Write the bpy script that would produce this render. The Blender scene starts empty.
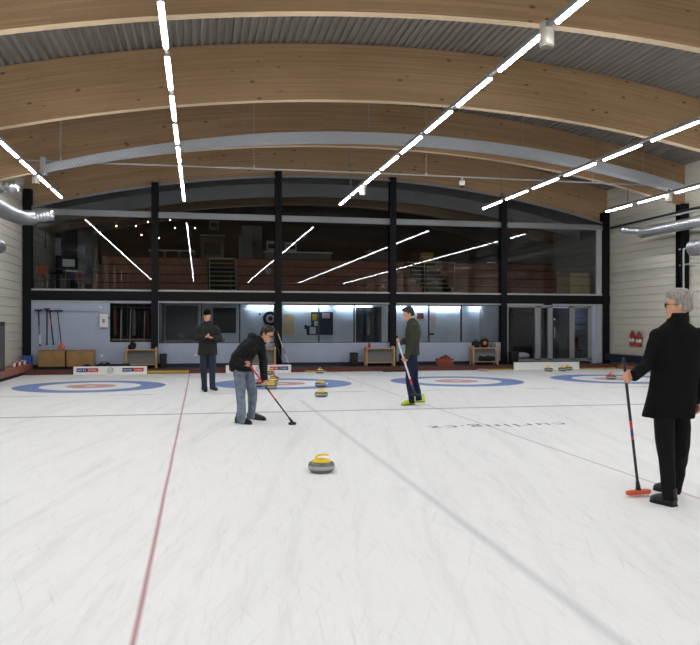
import bpy, bmesh, math, random
from mathutils import Vector, Matrix, noise
import numpy as np
random.seed(7)
S = bpy.context.scene
COL = S.collection
PI = math.pi

# ------------------------------------------------------------------ camera, world, exposure
F_PX, YAW, PITCH, ROLL, EYE = 756.5, 0.1974, 0.0013, 0.0016, 1.588
_d = Vector((math.sin(YAW)*math.cos(PITCH), math.cos(YAW)*math.cos(PITCH), math.sin(PITCH)))
_r0 = Vector((math.cos(YAW), -math.sin(YAW), 0)); _u0 = _r0.cross(_d)
_r = _r0*math.cos(ROLL)+_u0*math.sin(ROLL); _u = -_r0*math.sin(ROLL)+_u0*math.cos(ROLL)
CAM = Vector((0, 0, EYE))
cd = bpy.data.cameras.new('camera'); cam = bpy.data.objects.new('camera', cd); COL.objects.link(cam)
cd.sensor_fit = 'HORIZONTAL'; cd.sensor_width = 36; cd.lens = F_PX/700*36; cd.clip_end = 300; cd.clip_start = .05
cam.matrix_world = Matrix(((_r.x, _u.x, -_d.x, 0), (_r.y, _u.y, -_d.y, 0), (_r.z, _u.z, -_d.z, EYE), (0, 0, 0, 1)))
S.camera = cam
w = bpy.data.worlds.new('night'); S.world = w; w.use_nodes = True
w.node_tree.nodes['Background'].inputs[0].default_value = (.02, .025, .035, 1)
w.node_tree.nodes['Background'].inputs[1].default_value = .3
S.view_settings.view_transform = 'Standard'; S.view_settings.look = 'None'
S.view_settings.exposure = 1.38; S.view_settings.gamma = 1; S.view_settings.use_curve_mapping = False
TUBE = 27.0          # emission of the ceiling tubes
STRIP = 9.0        # emission of the corridor strips
S.cycles.use_denoising = True
S.cycles.max_bounces = 7; S.cycles.diffuse_bounces = 4; S.cycles.transparent_max_bounces = 12
S.cycles.sample_clamp_indirect = 6; S.cycles.caustics_reflective = False; S.cycles.caustics_refractive = False

def at(x, y, X=None, Y=None, Z=None, D=None):
    "the place a line of sight of the photograph meets a known plane of the hall, or a known depth"
    v = _d + _r*((x-350)/F_PX) - _u*((y-322.5)/F_PX)
    t = X/v.x if X is not None else Y/v.y if Y is not None else D if D is not None else (Z-EYE)/v.z
    return CAM + v*t

# ------------------------------------------------------------------ materials
def lin(c):
    return tuple(((v/255)/12.92 if v/255 <= .04045 else ((v/255+.055)/1.055)**2.4) for v in c)+(1,)
def newmat(name):
    m = bpy.data.materials.new(name); m.use_nodes = True
    nt = m.node_tree; return m, nt, nt.nodes['Principled BSDF']
def mat(name, c, rough=.6, metal=0, var=.12, scale=8, bump=0, spec=.5, stretch=(1, 1, 1), coat=0):
    m, nt, p = newmat(name); N = nt.nodes.new; L = nt.links.new
    base = lin(c)
    tc = N('ShaderNodeTexCoord'); mp = N('ShaderNodeMapping'); mp.inputs['Scale'].default_value = stretch
    L(tc.outputs['Object'], mp.inputs['Vector'])
    n = N('ShaderNodeTexNoise'); n.inputs['Scale'].default_value = scale; n.inputs['Detail'].default_value = 4
    L(mp.outputs[0], n.inputs['Vector'])
    r = N('ShaderNodeValToRGB')
    r.color_ramp.elements[0].color = tuple(v*(1-var) for v in base[:3])+(1,)
    r.color_ramp.elements[1].color = tuple(min(1, v*(1+var)) for v in base[:3])+(1,)
    r.color_ramp.elements[0].position = .3; r.color_ramp.elements[1].position = .7
    L(n.outputs['Fac'], r.inputs[0]); L(r.outputs[0], p.inputs['Base Color'])
    p.inputs['Roughness'].default_value = rough; p.inputs['Metallic'].default_value = metal
    p.inputs['Specular IOR Level'].default_value = spec
    if coat: p.inputs['Coat Weight'].default_value = coat
    if bump:
        b = N('ShaderNodeBump'); b.inputs['Strength'].default_value = bump; b.inputs['Distance'].default_value = .01
        L(n.outputs['Fac'], b.inputs['Height']); L(b.outputs[0], p.inputs['Normal'])
    return m
def emit(name, c, s):
    m, nt, p = newmat(name)
    p.inputs['Base Color'].default_value = (.8, .8, .8, 1)
    p.inputs['Emission Color'].default_value = lin(c); p.inputs['Emission Strength'].default_value = s
    return m
M = dict(
    black=mat('black_steel', (8, 9, 13), .6, 0, .1, spec=.25),
    rail=mat('dark_rail', (38, 38, 40), .5, .3),
    alu=mat('grey_aluminium', (150, 153, 156), .45, .3, .06),
    ltrim=mat('light_grey_trim', (176, 178, 178), .5, 0, .05),
    wallpaint=mat('blue_grey_paint', (168, 177, 198), .7, 0, .04, 2),
    corr=mat('corridor_paint', (212, 218, 222), .7, 0, .06, 2),
    navy=mat('navy_paint', (20, 27, 48), .5, 0, .1),
    curb=mat('red_brown_curb', (92, 44, 32), .6, 0, .25, 3, .1, stretch=(1, 8, 8)),
    ledge=mat('red_brown_ledge', (150, 92, 76), .45, 0, .15, 3, .1, stretch=(8, 1, 8)),
    platform=mat('dark_carpet', (56, 54, 54), .9, 0, .15, 40, .2),
    terrace=mat('terrace_carpet', (168, 116, 94), .8, 0, .15, 6, .05),
    darkwall=mat('dark_gallery_wall', (66, 68, 72), .8, 0, .15, 2),
    soffit=mat('grey_soffit', (200, 200, 198), .8, 0, .08, 2),
    wood=mat('pale_wood', (190, 150, 105), .55, 0, .15, 6, .05, stretch=(1, 1, 6)),
    ply=mat('plywood', (222, 192, 140), .6, 0, .12, 4, .05, stretch=(1, 1, 5)),
    brownbox=mat('brown_wood_box', (158, 122, 74), .6, 0, .15, 5, .05, stretch=(1, 6, 1)),
    greypanel=mat('grey_panel', (120, 118, 116), .7, 0, .08),
    white=mat('white_plastic', (225, 225, 220), .45, 0, .03),
    boardwhite=mat('white_foam_board', (235, 235, 232), .55, 0, .03),
    galv=mat('galvanised_duct', (185, 188, 190), .28, .85, .18, 14, .15),
    duct=mat('spiral_duct', (172, 174, 178), .35, .75, .2, 30, .25, stretch=(1, 4, 1)),
    blackpl=mat('black_plastic', (20, 20, 22), .4, 0, .1),
    rubber=mat('black_rubber', (26, 26, 28), .8, 0, .1),
    redpl=mat('red_plastic', (160, 36, 34), .4, 0, .08),
    yellow=mat('yellow_plastic', (250, 212, 30), .3, 0, .05, coat=.3),
    redhandle=mat('red_handle', (200, 60, 45), .3, 0, .05, coat=.3),
    orange=mat('orange_plastic', (255, 100, 40), .45, 0, .06),
    orangepad=mat('orange_pad', (225, 98, 66), .6, 0, .12, 60, .1),
    blue=mat('blue_plastic', (44, 92, 160), .5, 0, .08),
    logoblue=mat('logo_blue', (36, 56, 130), .5, 0, .05),
    logored=mat('logo_red', (205, 60, 62), .5, 0, .05),
    granite=mat('grey_granite', (98, 98, 94), .22, 0, .45, 160, .05, coat=.4),
    granite_band=mat('ground_granite_band', (166, 166, 162), .55, 0, .25, 200, .1),
    granite_dark=mat('dark_granite', (84, 84, 82), .22, 0, .45, 160, .05, coat=.4),
    skin=mat('skin', (205, 150, 122), .5, 0, .08, 12, .05),
    hair_d=mat('dark_hair', (22, 16, 14), .55, 0, .3, 60, .6, stretch=(1, 1, .3)),
    hair_g=mat('grey_hair', (140, 134, 126), .6, 0, .4, 60, .6, stretch=(1, 1, .3)),
    coat=mat('black_coat', (9, 9, 10), .9, 0, .15, 30, .15, spec=.2),
    jacket=mat('black_softshell', (13, 13, 16), .8, 0, .15, 30, .15, spec=.3),
    parka=mat('dark_green_parka', (37, 39, 37), .85, 0, .2, 25, .2, spec=.3),
    fleece=mat('olive_fleece', (56, 60, 48), .9, 0, .15, 40, .25, spec=.2),
    jeans=mat('blue_jeans', (112, 124, 138), .85, 0, .28, 12, .1, spec=.2),
    djeans=mat('dark_blue_jeans', (44, 53, 69), .85, 0, .2, 14, .1, spec=.2),
    ntrouser=mat('navy_trousers', (29, 36, 60), .85, 0, .2, 14, .1, spec=.2),
    btrouser=mat('black_trousers', (13, 13, 15), .85, 0, .15, 20, .1, spec=.2),
    bshoe=mat('black_shoe_leather', (20, 19, 20), .35, 0, .1),
    neon=mat('neon_yellow_shoe', (205, 225, 40), .55, 0, .08),
    knit=mat('black_knit', (17, 17, 20), .95, 0, .3, 120, .5, spec=.1),
    carbon=mat('black_shaft', (26, 24, 26), .3, .1, .08),
    whiteshaft=mat('white_shaft', (225, 222, 222), .35, 0, .04),
    redshaft=mat('red_shaft', (200, 40, 50), .35, 0, .05),
    glassframe=mat('spectacle_frame', (22, 14, 14), .3, 0, .05),
    chrome=mat('chrome', (190, 192, 195), .25, .9, .05),
    bag=mat('black_bag_cloth', (24, 24, 26), .85, 0, .2, 20, .2),
    paper=mat('white_paper', (215, 218, 220), .8, 0, .04),
    pinkpaper=mat('pinkish_paper', (205, 175, 172), .8, 0, .1, 30),
    yellowpaper=mat('yellow_paper', (205, 178, 40), .7, 0, .1, 30),
    darkred=mat('dark_red_print', (120, 40, 36), .7, 0, .2, 30),
    fabric_g=mat('grey_fabric', (120, 122, 122), .9, 0, .15, 20),
    locker=mat('grey_locker', (118, 122, 128), .5, .2, .06),
    yellownose=mat('yellow_nosing', (190, 176, 90), .6, 0, .08),
    tube=emit('tube_light', (248, 250, 254), TUBE),
    strip=emit('strip_light', (205, 228, 255), STRIP),
    bulb=emit('warm_bulb', (255, 214, 160), 9),
    downlight=emit('downlight', (245, 248, 255), 30),
)

def glass_mat(name, tint, refl=1.0):
    m, nt, p = newmat(name); N = nt.nodes.new; L = nt.links.new
    nt.nodes.remove(p)
    t = N('ShaderNodeBsdfTransparent'); t.inputs[0].default_value = tint
    g = N('ShaderNodeBsdfGlossy'); g.inputs['Roughness'].default_value = .0; g.inputs[0].default_value = (1, 1, 1, 1)
    fr = N('ShaderNodeFresnel'); fr.inputs[0].default_value = 1.36
    mx = N('ShaderNodeMixShader'); L(fr.outputs[0], mx.inputs[0]); L(t.outputs[0], mx.inputs[1]); L(g.outputs[0], mx.inputs[2])
    L(mx.outputs[0], nt.nodes['Material Output'].inputs[0])
    return m
M['glass'] = glass_mat('tinted_window_glass', (.80, .82, .83, 1))
M['clear'] = glass_mat('clear_window_glass', (.92, .94, .95, 1))

# ice with the lines, rings and scratches of the sheets
TEE, SHEETS = 19.96, [-2.66, 2.17, 7.0, 11.83]
def ice_mat():
    m, nt, p = newmat('curling_ice'); N = nt.nodes.new; L = nt.links.new
    geo = N('ShaderNodeNewGeometry'); sx = N('ShaderNodeSeparateXYZ'); L(geo.outputs['Position'], sx.inputs[0])
    X, Y = sx.outputs[0], sx.outputs[1]
    def ma(op, a, b=None, c=None, clamp=False):
        n = N('ShaderNodeMath'); n.operation = op; n.use_clamp = clamp
        for i, v in enumerate((a, b, c)):
            if v is None: continue
            if isinstance(v, (int, float)): n.inputs[i].default_value = v
            else: L(v, n.inputs[i])
        return n.outputs[0]
    def edge(dist, half, soft=.008):      # 1 inside |d|<half
        return ma('MULTIPLY_ADD', ma('SUBTRACT', half, dist), 1/soft, .5, clamp=True)
    def noise_f(scale, stretch, rot=0, detail=4, rough=.6, dist=0):
        mp = N('ShaderNodeMapping'); mp.vector_type = 'TEXTURE'; L(geo.outputs['Position'], mp.inputs[0])
        mp.inputs['Rotation'].default_value = (0, 0, rot); mp.inputs['Scale'].default_value = stretch
        n = N('ShaderNodeTexNoise'); n.inputs['Scale'].default_value = scale; n.inputs['Detail'].default_value = detail
        n.inputs['Roughness'].default_value = rough; n.inputs['Distortion'].default_value = dist
        L(mp.outputs[0], n.inputs['Vector']); return n.outputs['Fac']
    def mixc(fac, a, b):
        n = N('ShaderNodeMix'); n.data_type = 'RGBA'; L(fac, n.inputs['Factor'])
        for k, v in ((6, a), (7, b)):
            if isinstance(v, tuple): n.inputs[k].default_value = v
            else: L(v, n.inputs[k])
        return n.outputs[2]
    cloud = noise_f(.35, (1, 1, 1), 0, 3)
    # scratches: thin dark hair lines in two or three directions
    def scratch(scale, stretch, rot, lo, hi):
        s = noise_f(scale, stretch, rot, 6, .72, .4)
        return ma('MULTIPLY', ma('SUBTRACT', s, lo, clamp=True), 1/(hi-lo), clamp=True)
    s1 = scratch(9, (.30, 5.5, 1), -.06, .54, .80)
    s2 = scratch(7, (.28, 6.0, 1), -.42, .56, .82)
    s3 = scratch(8, (.28, 6.0, 1), .30, .57, .82)
    s4 = scratch(1.6, (.35, 5, 1), -.22, .50, .80)
    sc = ma('MULTIPLY', ma('ADD', ma('ADD', s1, s2), ma('ADD', s3, s4)), .38, clamp=True)
    base = mixc(cloud, (.83, .825, .80, 1), (.90, .897, .885, 1))
    col = mixc(sc, base, (.52, .52, .51, 1))
    patch = ma('MULTIPLY', noise_f(1.7, (1, 1.5, 1), .4, 4), .9, clamp=True)
    # rings
    blue, pink, white = (.19, .27, .51, 1), (.64, .34, .31, 1), (.85, .85, .84, 1)
    for cx in SHEETS:
        r = ma('SQRT', ma('ADD', ma('POWER', ma('ABSOLUTE', ma('SUBTRACT', X, cx)), 2.0), ma('POWER', ma('ABSOLUTE', ma('SUBTRACT', Y, TEE)), 2.0)))
        col = mixc(edge(r, 1.83, .03), col, blue)
        col = mixc(edge(r, 1.22, .03), col, white)
        col = mixc(edge(r, .61, .03), col, pink)
        col = mixc(edge(r, .15, .03), col, (.78, .74, .73, 1))
        # centre line and short lines in front of and behind the rings
        cl = ma('MULTIPLY', edge(ma('ABSOLUTE', ma('SUBTRACT', X, cx-.1)), .02, .09), ma('LESS_THAN', Y, 15.5))
        k = .5 if abs(cx-2.17) < .1 else .10
        col = mixc(ma('MULTIPLY', cl, k), col, (.33, .34, .36, 1))
    for x0, x1, yy, c, k in ((-6, -3.25, 17.42, 0, .75), (-1.96, -1.0, 17.4, 1, .7), (.35, 1.3, 17.34, 0, .6), (2.94, 3.85, 17.28, 0, .9),
                       (5.25, 6.2, 17.3, 1, .6), (7.9, 8.7, 17.3, 0, .8), (10.0, 11.3, 17.35, 0, .8), (8.0, 9.3, 22.4, 1, .5), (-4.0, -1.4, 22.2, 1, .15)):
        f_ = ma('MULTIPLY', edge(ma('ABSOLUTE', ma('SUBTRACT', Y, yy)), .045, .05), edge(ma('ABSOLUTE', ma('SUBTRACT', X, (x0+x1)/2)), (x1-x0)/2, .2))
        col = mixc(ma('MULTIPLY', f_, k), col, (.5, .3, .28, 1) if c else (.27, .28, .3, 1))
    # hog line
    col = mixc(ma('MULTIPLY', edge(ma('ABSOLUTE', ma('SUBTRACT', Y, TEE-6.4)), .05, .05), .8), col, (.17, .19, .2, 1))
    # red dividers
    wob = ma('MULTIPLY', ma('SUBTRACT', noise_f(.5, (1, 1, 1), 0, 1), .5), .015)
    dl = ma('ABSOLUTE', ma('SUBTRACT', ma('ADD', X, wob), ma('MULTIPLY_ADD', Y, .0022, -.325)))
    col = mixc(ma('MULTIPLY', edge(dl, .013, .022), .85), col, (.40, .12, .14, 1))
    dr = ma('ABSOLUTE', ma('SUBTRACT', ma('ADD', X, wob), ma('MULTIPLY_ADD', Y, -.012, 4.54)))
    col = mixc(ma('MULTIPLY', edge(dr, .015, .015), .55), col, (.42, .17, .18, 1))
    for cx in (9.4,):
        col = mixc(ma('MULTIPLY', edge(ma('ABSOLUTE', ma('SUBTRACT', X, cx)), .02, .02), .25), col, (.5, .25, .25, 1))
    L(col, p.inputs['Base Color'])
    rg = ma('MULTIPLY_ADD', patch, .25, .42); L(rg, p.inputs['Roughness'])
    p.inputs['Specular IOR Level'].default_value = .25
    b = N('ShaderNodeBump'); b.inputs['Strength'].default_value = .12; b.inputs['Distance'].default_value = .004
    L(noise_f(90, (1, 1, 1), 0, 2), b.inputs['Height']); L(b.outputs[0], p.inputs['Normal'])
    return m
M['ice'] = ice_mat()

def glulam():
    m, nt, p = newmat('glulam_timber'); N = nt.nodes.new; L = nt.links.new
    uv = N('ShaderNodeUVMap'); uv.uv_map = 'UVMap'
    def nz(scale, sc, detail=4):
        mp = N('ShaderNodeMapping'); mp.inputs['Scale'].default_value = sc; L(uv.outputs[0], mp.inputs[0])
        n = N('ShaderNodeTexNoise'); n.inputs['Scale'].default_value = scale; n.inputs['Detail'].default_value = detail
        L(mp.outputs[0], n.inputs['Vector']); return n.outputs['Fac']
    grain = nz(1, (.5, 30, 1)); cloud = nz(.6, (.5, 2, 1))
    lam = N('ShaderNodeTexBrick'); lam.offset = .37; lam.inputs['Scale'].default_value = 1
    lam.inputs['Brick Width'].default_value = 4.7; lam.inputs['Row Height'].default_value = .04; lam.inputs['Mortar Size'].default_value = .002
    lam.inputs['Color1'].default_value = (.88, .88, .88, 1); lam.inputs['Color2'].default_value = (1.1, 1.1, 1.1, 1); lam.inputs['Mortar'].default_value = (.70, .66, .62, 1)
    L(uv.outputs[0], lam.inputs['Vector'])
    r = N('ShaderNodeValToRGB'); r.color_ramp.elements[0].position = .3; r.color_ramp.elements[1].position = .72
    r.color_ramp.elements[0].color = (.345, .21, .11, 1); r.color_ramp.elements[1].color = (.49, .33, .19, 1)
    ad = N('ShaderNodeMath'); ad.operation = 'ADD'; L(grain, ad.inputs[0]); L(cloud, ad.inputs[1])
    hf = N('ShaderNodeMath'); hf.operation = 'MULTIPLY'; L(ad.outputs[0], hf.inputs[0]); hf.inputs[1].default_value = .5
    L(hf.outputs[0], r.inputs[0])
    mu = N('ShaderNodeMix'); mu.data_type = 'RGBA'; mu.blend_type = 'MULTIPLY'; mu.inputs[0].default_value = 1
    L(r.outputs[0], mu.inputs[6]); L(lam.outputs[0], mu.inputs[7])
    # knots: small dark spots, only in some cells
    mp = N('ShaderNodeMapping'); mp.inputs['Scale'].default_value = (1.1, 2.2, 1); L(uv.outputs[0], mp.inputs[0])
    vo = N('ShaderNodeTexVoronoi'); vo.inputs['Scale'].default_value = 1.9; vo.inputs['Randomness'].default_value = 1; L(mp.outputs[0], vo.inputs['Vector'])
    lt = N('ShaderNodeMapRange'); lt.inputs[1].default_value = .06; lt.inputs[2].default_value = .16; lt.inputs[3].default_value = .80; lt.inputs[4].default_value = 0
    L(vo.outputs['Distance'], lt.inputs[0])
    sep = N('ShaderNodeSeparateColor'); L(vo.outputs['Color'], sep.inputs[0])
    gt = N('ShaderNodeMath'); gt.operation = 'GREATER_THAN'; gt.inputs[1].default_value = .1; L(sep.outputs[0], gt.inputs[0])
    kn = N('ShaderNodeMath'); kn.operation = 'MULTIPLY'; L(lt.outputs[0], kn.inputs[0]); L(gt.outputs[0], kn.inputs[1])
    m2 = N('ShaderNodeMix'); m2.data_type = 'RGBA'; L(kn.outputs[0], m2.inputs[0]); L(mu.outputs[2], m2.inputs[6]); m2.inputs[7].default_value = (.09, .045, .025, 1)
    L(m2.outputs[2], p.inputs['Base Color']); p.inputs['Roughness'].default_value = .55
    p.inputs['Specular IOR Level'].default_value = .3
    return m
M['glulam'] = glulam()
M['glulam_under_lit'] = mat('glulam_underside_floor_lit', (216, 192, 156), .5, 0, .08, 3, stretch=(1, 6, 6))  # beam undersides: light thrown up from the floor painted in as a paler colour
M['plank'] = mat('cream_metal_siding', (200, 196, 183), .5, 0, .05, 1.5, stretch=(1, .3, 3))
M['deck'] = mat('grey_roof_deck', (128, 124, 118), .55, .2, .12, 2, stretch=(3, .3, 1))
M['tray'], _nt, _p = newmat('perforated_tray')
_tc = _nt.nodes.new('ShaderNodeTexCoord'); _mp = _nt.nodes.new('ShaderNodeMapping'); _mp.inputs['Rotation'].default_value = (0, .6, 0)
_wv = _nt.nodes.new('ShaderNodeTexWave'); _wv.inputs['Scale'].default_value = 4.5; _wv.inputs['Distortion'].default_value = .3
_cr = _nt.nodes.new('ShaderNodeValToRGB'); _cr.color_ramp.elements[0].color = lin((152, 156, 162)); _cr.color_ramp.elements[1].color = lin((182, 186, 191)); _cr.color_ramp.elements[1].position = .35
_nt.links.new(_tc.outputs['Object'], _mp.inputs[0]); _nt.links.new(_mp.outputs[0], _wv.inputs[0]); _nt.links.new(_wv.outputs['Fac'], _cr.inputs[0]); _nt.links.new(_cr.outputs[0], _p.inputs['Base Color']); _p.inputs['Roughness'].default_value = .5

# ------------------------------------------------------------------ mesh helpers
def BM(): return bmesh.new()
def box(bm, a, b, R=None, c=None):
    (x0, y0, z0), (x1, y1, z1) = a, b
    vs = [Vector(v) for v in ((x0, y0, z0), (x1, y0, z0), (x1, y1, z0), (x0, y1, z0), (x0, y0, z1), (x1, y0, z1), (x1, y1, z1), (x0, y1, z1))]
    if R is not None:
        c = Vector(c) if c is not None else Vector(((x0+x1)/2, (y0+y1)/2, (z0+z1)/2))
        vs = [R @ (v-c)+c for v in vs]
    v = [bm.verts.new(q) for q in vs]
    for f in ((0, 3, 2, 1), (4, 5, 6, 7), (0, 1, 5, 4), (1, 2, 6, 5), (2, 3, 7, 6), (3, 0, 4, 7)): bm.faces.new([v[i] for i in f])
def frame_of(d):
    d = Vector(d).normalized(); a = Vector((0, 0, 1)) if abs(d.z) < .9 else Vector((1, 0, 0))
    s = d.cross(a).normalized(); return s, s.cross(d).normalized()
def loft(bm, secs, n=14, p=2.0, caps=True):
    "sections (centre, half-width vector, half-depth vector)"
    rings = []
    for c, a, b in secs:
        c, a, b = Vector(c), Vector(a), Vector(b); ring = []
        for i in range(n):
            t = 2*PI*i/n; cs, sn = math.cos(t), math.sin(t)
            ring.append(bm.verts.new(c + a*math.copysign(abs(cs)**(2/p), cs) + b*math.copysign(abs(sn)**(2/p), sn)))
        rings.append(ring)
    for r0, r1 in zip(rings, rings[1:]):
        for i in range(n): bm.faces.new((r0[i], r0[(i+1) % n], r1[(i+1) % n], r1[i]))
    if caps:
        bm.faces.new(rings[0][::-1]); bm.faces.new(rings[-1])
def tube(bm, pts, r, n=8, round_ends=False):
    pts = [Vector(q) for q in pts]; rs = r if isinstance(r, (list, tuple)) else [r]*len(pts)
    secs = []; s, u = frame_of(pts[1]-pts[0])
    for i, q in enumerate(pts):
        t = (pts[min(i+1, len(pts)-1)]-pts[max(i-1, 0)]).normalized()
        s = (s - t*s.dot(t)).normalized(); u = s.cross(t).normalized()
        if i == 0 and round_ends:
            for k in (1.0, .75, .35):
                rr = rs[0]*math.sqrt(max(0.02, 1-k*k)); secs.append((q-t*rs[0]*k, s*rr, u*rr))
        secs.append((q, s*rs[i], u*rs[i]))
        if i == len(pts)-1 and round_ends:
            for k in (.35, .75, 1.0):
                rr = rs[-1]*math.sqrt(max(0.02, 1-k*k)); secs.append((q+t*rs[-1]*k, s*rr, u*rr))
    loft(bm, secs, n)
def ell(bm, c, ax, n=14, m=9):
    "ellipsoid with axis vectors ax[0..2]"
    c = Vector(c); X, Y, Z = [Vector(a) for a in ax]; secs = []
    for j in range(m):
        t = -PI/2*.94 + PI*.94*j/(m-1); secs.append((c+Z*math.sin(t), X*math.cos(t), Y*math.cos(t)))
    loft(bm, secs, n)
def lathe(bm, prof, c=(0, 0, 0), n=28):
    loft(bm, [(Vector(c)+Vector((0, 0, z)), Vector((r, 0, 0)), Vector((0, r, 0))) for r, z in prof], n)
def obj(name, bm, m, parent=None, smooth=False, bevel=0, loc=None):
    me = bpy.data.meshes.new(name)
    bmesh.ops.recalc_face_normals(bm, faces=bm.faces)
    if smooth:
        for f in bm.faces: f.smooth = True
    if loc is not None:
        for v in bm.verts: v.co -= Vector(loc)
    bm.to_mesh(me); bm.free()
    me.materials.append(m)
    o = bpy.data.objects.new(name, me); COL.objects.link(o)
    if smooth and smooth != 'all': me.set_sharp_from_angle(angle=math.radians(45))
    if loc is not None: o.location = loc
    if parent is not None:
        o.parent = parent
        if parent.name in WORLD: o.location = -parent.location
    if bevel:
        b = o.modifiers.new('b', 'BEVEL'); b.width = bevel; b.segments = 2; b.limit_method = 'ANGLE'
    return o
def tag(o, label, cat, group=None, kind=None):
    o['label'] = label
    if cat: o['category'] = cat
    if group: o['group'] = group
    if kind: o['kind'] = kind
    return o
WORLD = set()        # things whose parts are laid out in hall coordinates
def thing(name, label, cat, loc=(0, 0, 0), group=None, kind=None):
    o = bpy.data.objects.new(name, None)
    if name in ('curling_broom', 'person', 'ventilation_duct', 'notice_board', 'gallery_railing', 'gallery_stairs'): WORLD.add(o.name)
    COL.objects.link(o); o.location = loc; o.empty_display_size = .1
    return tag(o, label, cat, group, kind)
def struct(name, bm, m, label, cat='structure', parent=None, **k):
    o = obj(name, bm, m, parent, **k)
    if parent is None: o['kind'] = 'structure'; o['label'] = label; o['category'] = cat
    return o
def copytree(root, loc, label, rz=None):
    r = root.copy(); COL.objects.link(r); r.location = loc; r['label'] = label
    if rz is not None: r.rotation_euler = (0, 0, rz)
    for ch in list(root.children):
        c = ch.copy(); COL.objects.link(c); c.parent = r
        for g in list(ch.children):
            d = g.copy(); COL.objects.link(d); d.parent = c
    return r
def solid(bm, voxel, smooth_n=3, wob=0, wscale=6):
    "fuse overlapping shapes into one continuous surface"
    me = bpy.data.meshes.new('tmp'); bmesh.ops.recalc_face_normals(bm, faces=bm.faces); bm.to_mesh(me); bm.free()
    o = bpy.data.objects.new('tmp', me); COL.objects.link(o)
    r = o.modifiers.new('r', 'REMESH'); r.mode = 'VOXEL'; r.voxel_size = voxel
    if smooth_n:
        s = o.modifiers.new('s', 'SMOOTH'); s.factor = .5; s.iterations = smooth_n
    dg = bpy.context.evaluated_depsgraph_get(); ev = o.evaluated_get(dg)
    m2 = bpy.data.meshes.new_from_object(ev)
    b2 = bmesh.new(); b2.from_mesh(m2)
    bpy.data.objects.remove(o); bpy.data.meshes.remove(me); bpy.data.meshes.remove(m2)
    if wob:
        b2.normal_update()
        for v in b2.verts:
            c = v.co*wscale; c.z *= .45
            v.co += v.normal*wob*(noise.noise(c)+.5*noise.noise(c*2.3))
    return b2

# ------------------------------------------------------------------ the hall
XL, XR, Y0, YB = -5.56, 15.12, -20.0, 26.0
XC = 4.85; RAD = 38.6
def arch(x): return 6.72-(RAD-math.sqrt(RAD*RAD-(x-XC)**2))
bm = BM(); box(bm, (XL, Y0, -.2), (XR, 24.5, 0))
ice = struct('floor', bm, M['ice'], 'white scratched curling ice with painted rings and lines', 'ice')
cu = bpy.data.curves.new('lettering', 'FONT'); cu.body = 'curling.cz'; cu.size = 1; cu.space_character = 1.12
to = bpy.data.objects.new('lettering', cu); COL.objects.link(to)
me = bpy.data.meshes.new_from_object(to.evaluated_get(bpy.context.evaluated_depsgraph_get())); bpy.data.objects.remove(to)
xs_ = [v.co.x for v in me.vertices]; x0_, x1_ = min(xs_), max(xs_)
for v in me.vertices:                       # written to be read from the far end
    v.co = Vector((5.72-(v.co.x-x0_)/(x1_-x0_)*2.26, 11.24-v.co.y*.42, .0015))
me.materials.append(mat('painted_grey_letters', (92, 96, 100), .6, 0, .3, 30))
lo_ = bpy.data.objects.new('painted_lettering', me); COL.objects.link(lo_); lo_.parent = ice; lo_['label'] = 'grey letters painted in the ice, upside down for the viewer'
bm = BM(); box(bm, (XL, 24.56, -.2), (XR, 36, .12))
struct('floor_walkway', bm, M['platform'], 'dark walkway behind the ice along the back wall', 'floor')
# curb at the end of the ice
bm = BM(); box(bm, (XL, 24.5, -.2), (XR, 24.56, .135))
struct('trim_1', bm, M['curb'], 'red-brown curb along the far end of the ice', 'trim')

def arch_beam(name, y0, y1, dz0, dz1, label, m=M['glulam'], x0=XL, x1=XR, seg=44):
    bm = BM(); uvl = bm.loops.layers.uv.new('UVMap'); rows = []
    for i in range(seg+1):
        x = x0+(x1-x0)*i/seg; z = arch(x)
        rows.append([bm.verts.new((x, y, z+dz)) for y, dz in ((y0, dz0), (y1, dz0), (y1, dz1), (y0, dz1))])
    off = [0, .22, .22+dz1-dz0, .44+dz1-dz0]; vv = [(0, .22), (.22, .22+dz1-dz0), (.22+dz1-dz0, .44+dz1-dz0), (0, dz1-dz0)]
    for i in range(seg):
        a, b = rows[i], rows[i+1]
        for k in range(4):
            f = bm.faces.new((a[k], a[(k+1) % 4], b[(k+1) % 4], b[k]))
            for lp in f.loops:
                co = lp.vert.co
                v = (co.z-arch(co.x)) if k in (1, 3) else (co.y-y0)
                lp[uvl].uv = (co.x+y0*3.7, v+y0*1.3)
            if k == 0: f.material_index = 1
    bm.faces.new(rows[0]); bm.faces.new(rows[-1])
    o = obj(name, bm, m)
    if m == M['glulam']: o.data.materials.append(M['glulam_under_lit'])
    else:
        for pf in o.data.polygons: pf.material_index = 0
    tag(o, label, 'beam', 'arched glulam beams over the ice', 'structure')
    return o
ys = [26.1, 21.45, 16.93, 12.02]+[7.4-4.65*k for k in range(6)]
nm = ['far end, in the glazed gable', 'second from the far end, behind the grey tray', 'third from the far end, above the middle of the ice', 'nearest in the photo, at its top edge']
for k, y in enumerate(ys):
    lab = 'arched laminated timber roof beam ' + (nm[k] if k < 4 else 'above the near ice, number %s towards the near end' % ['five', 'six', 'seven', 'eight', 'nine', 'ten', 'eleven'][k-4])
    o = arch_beam('ceiling_beam', y, y+.20, 0, 1.27, lab)
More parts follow.
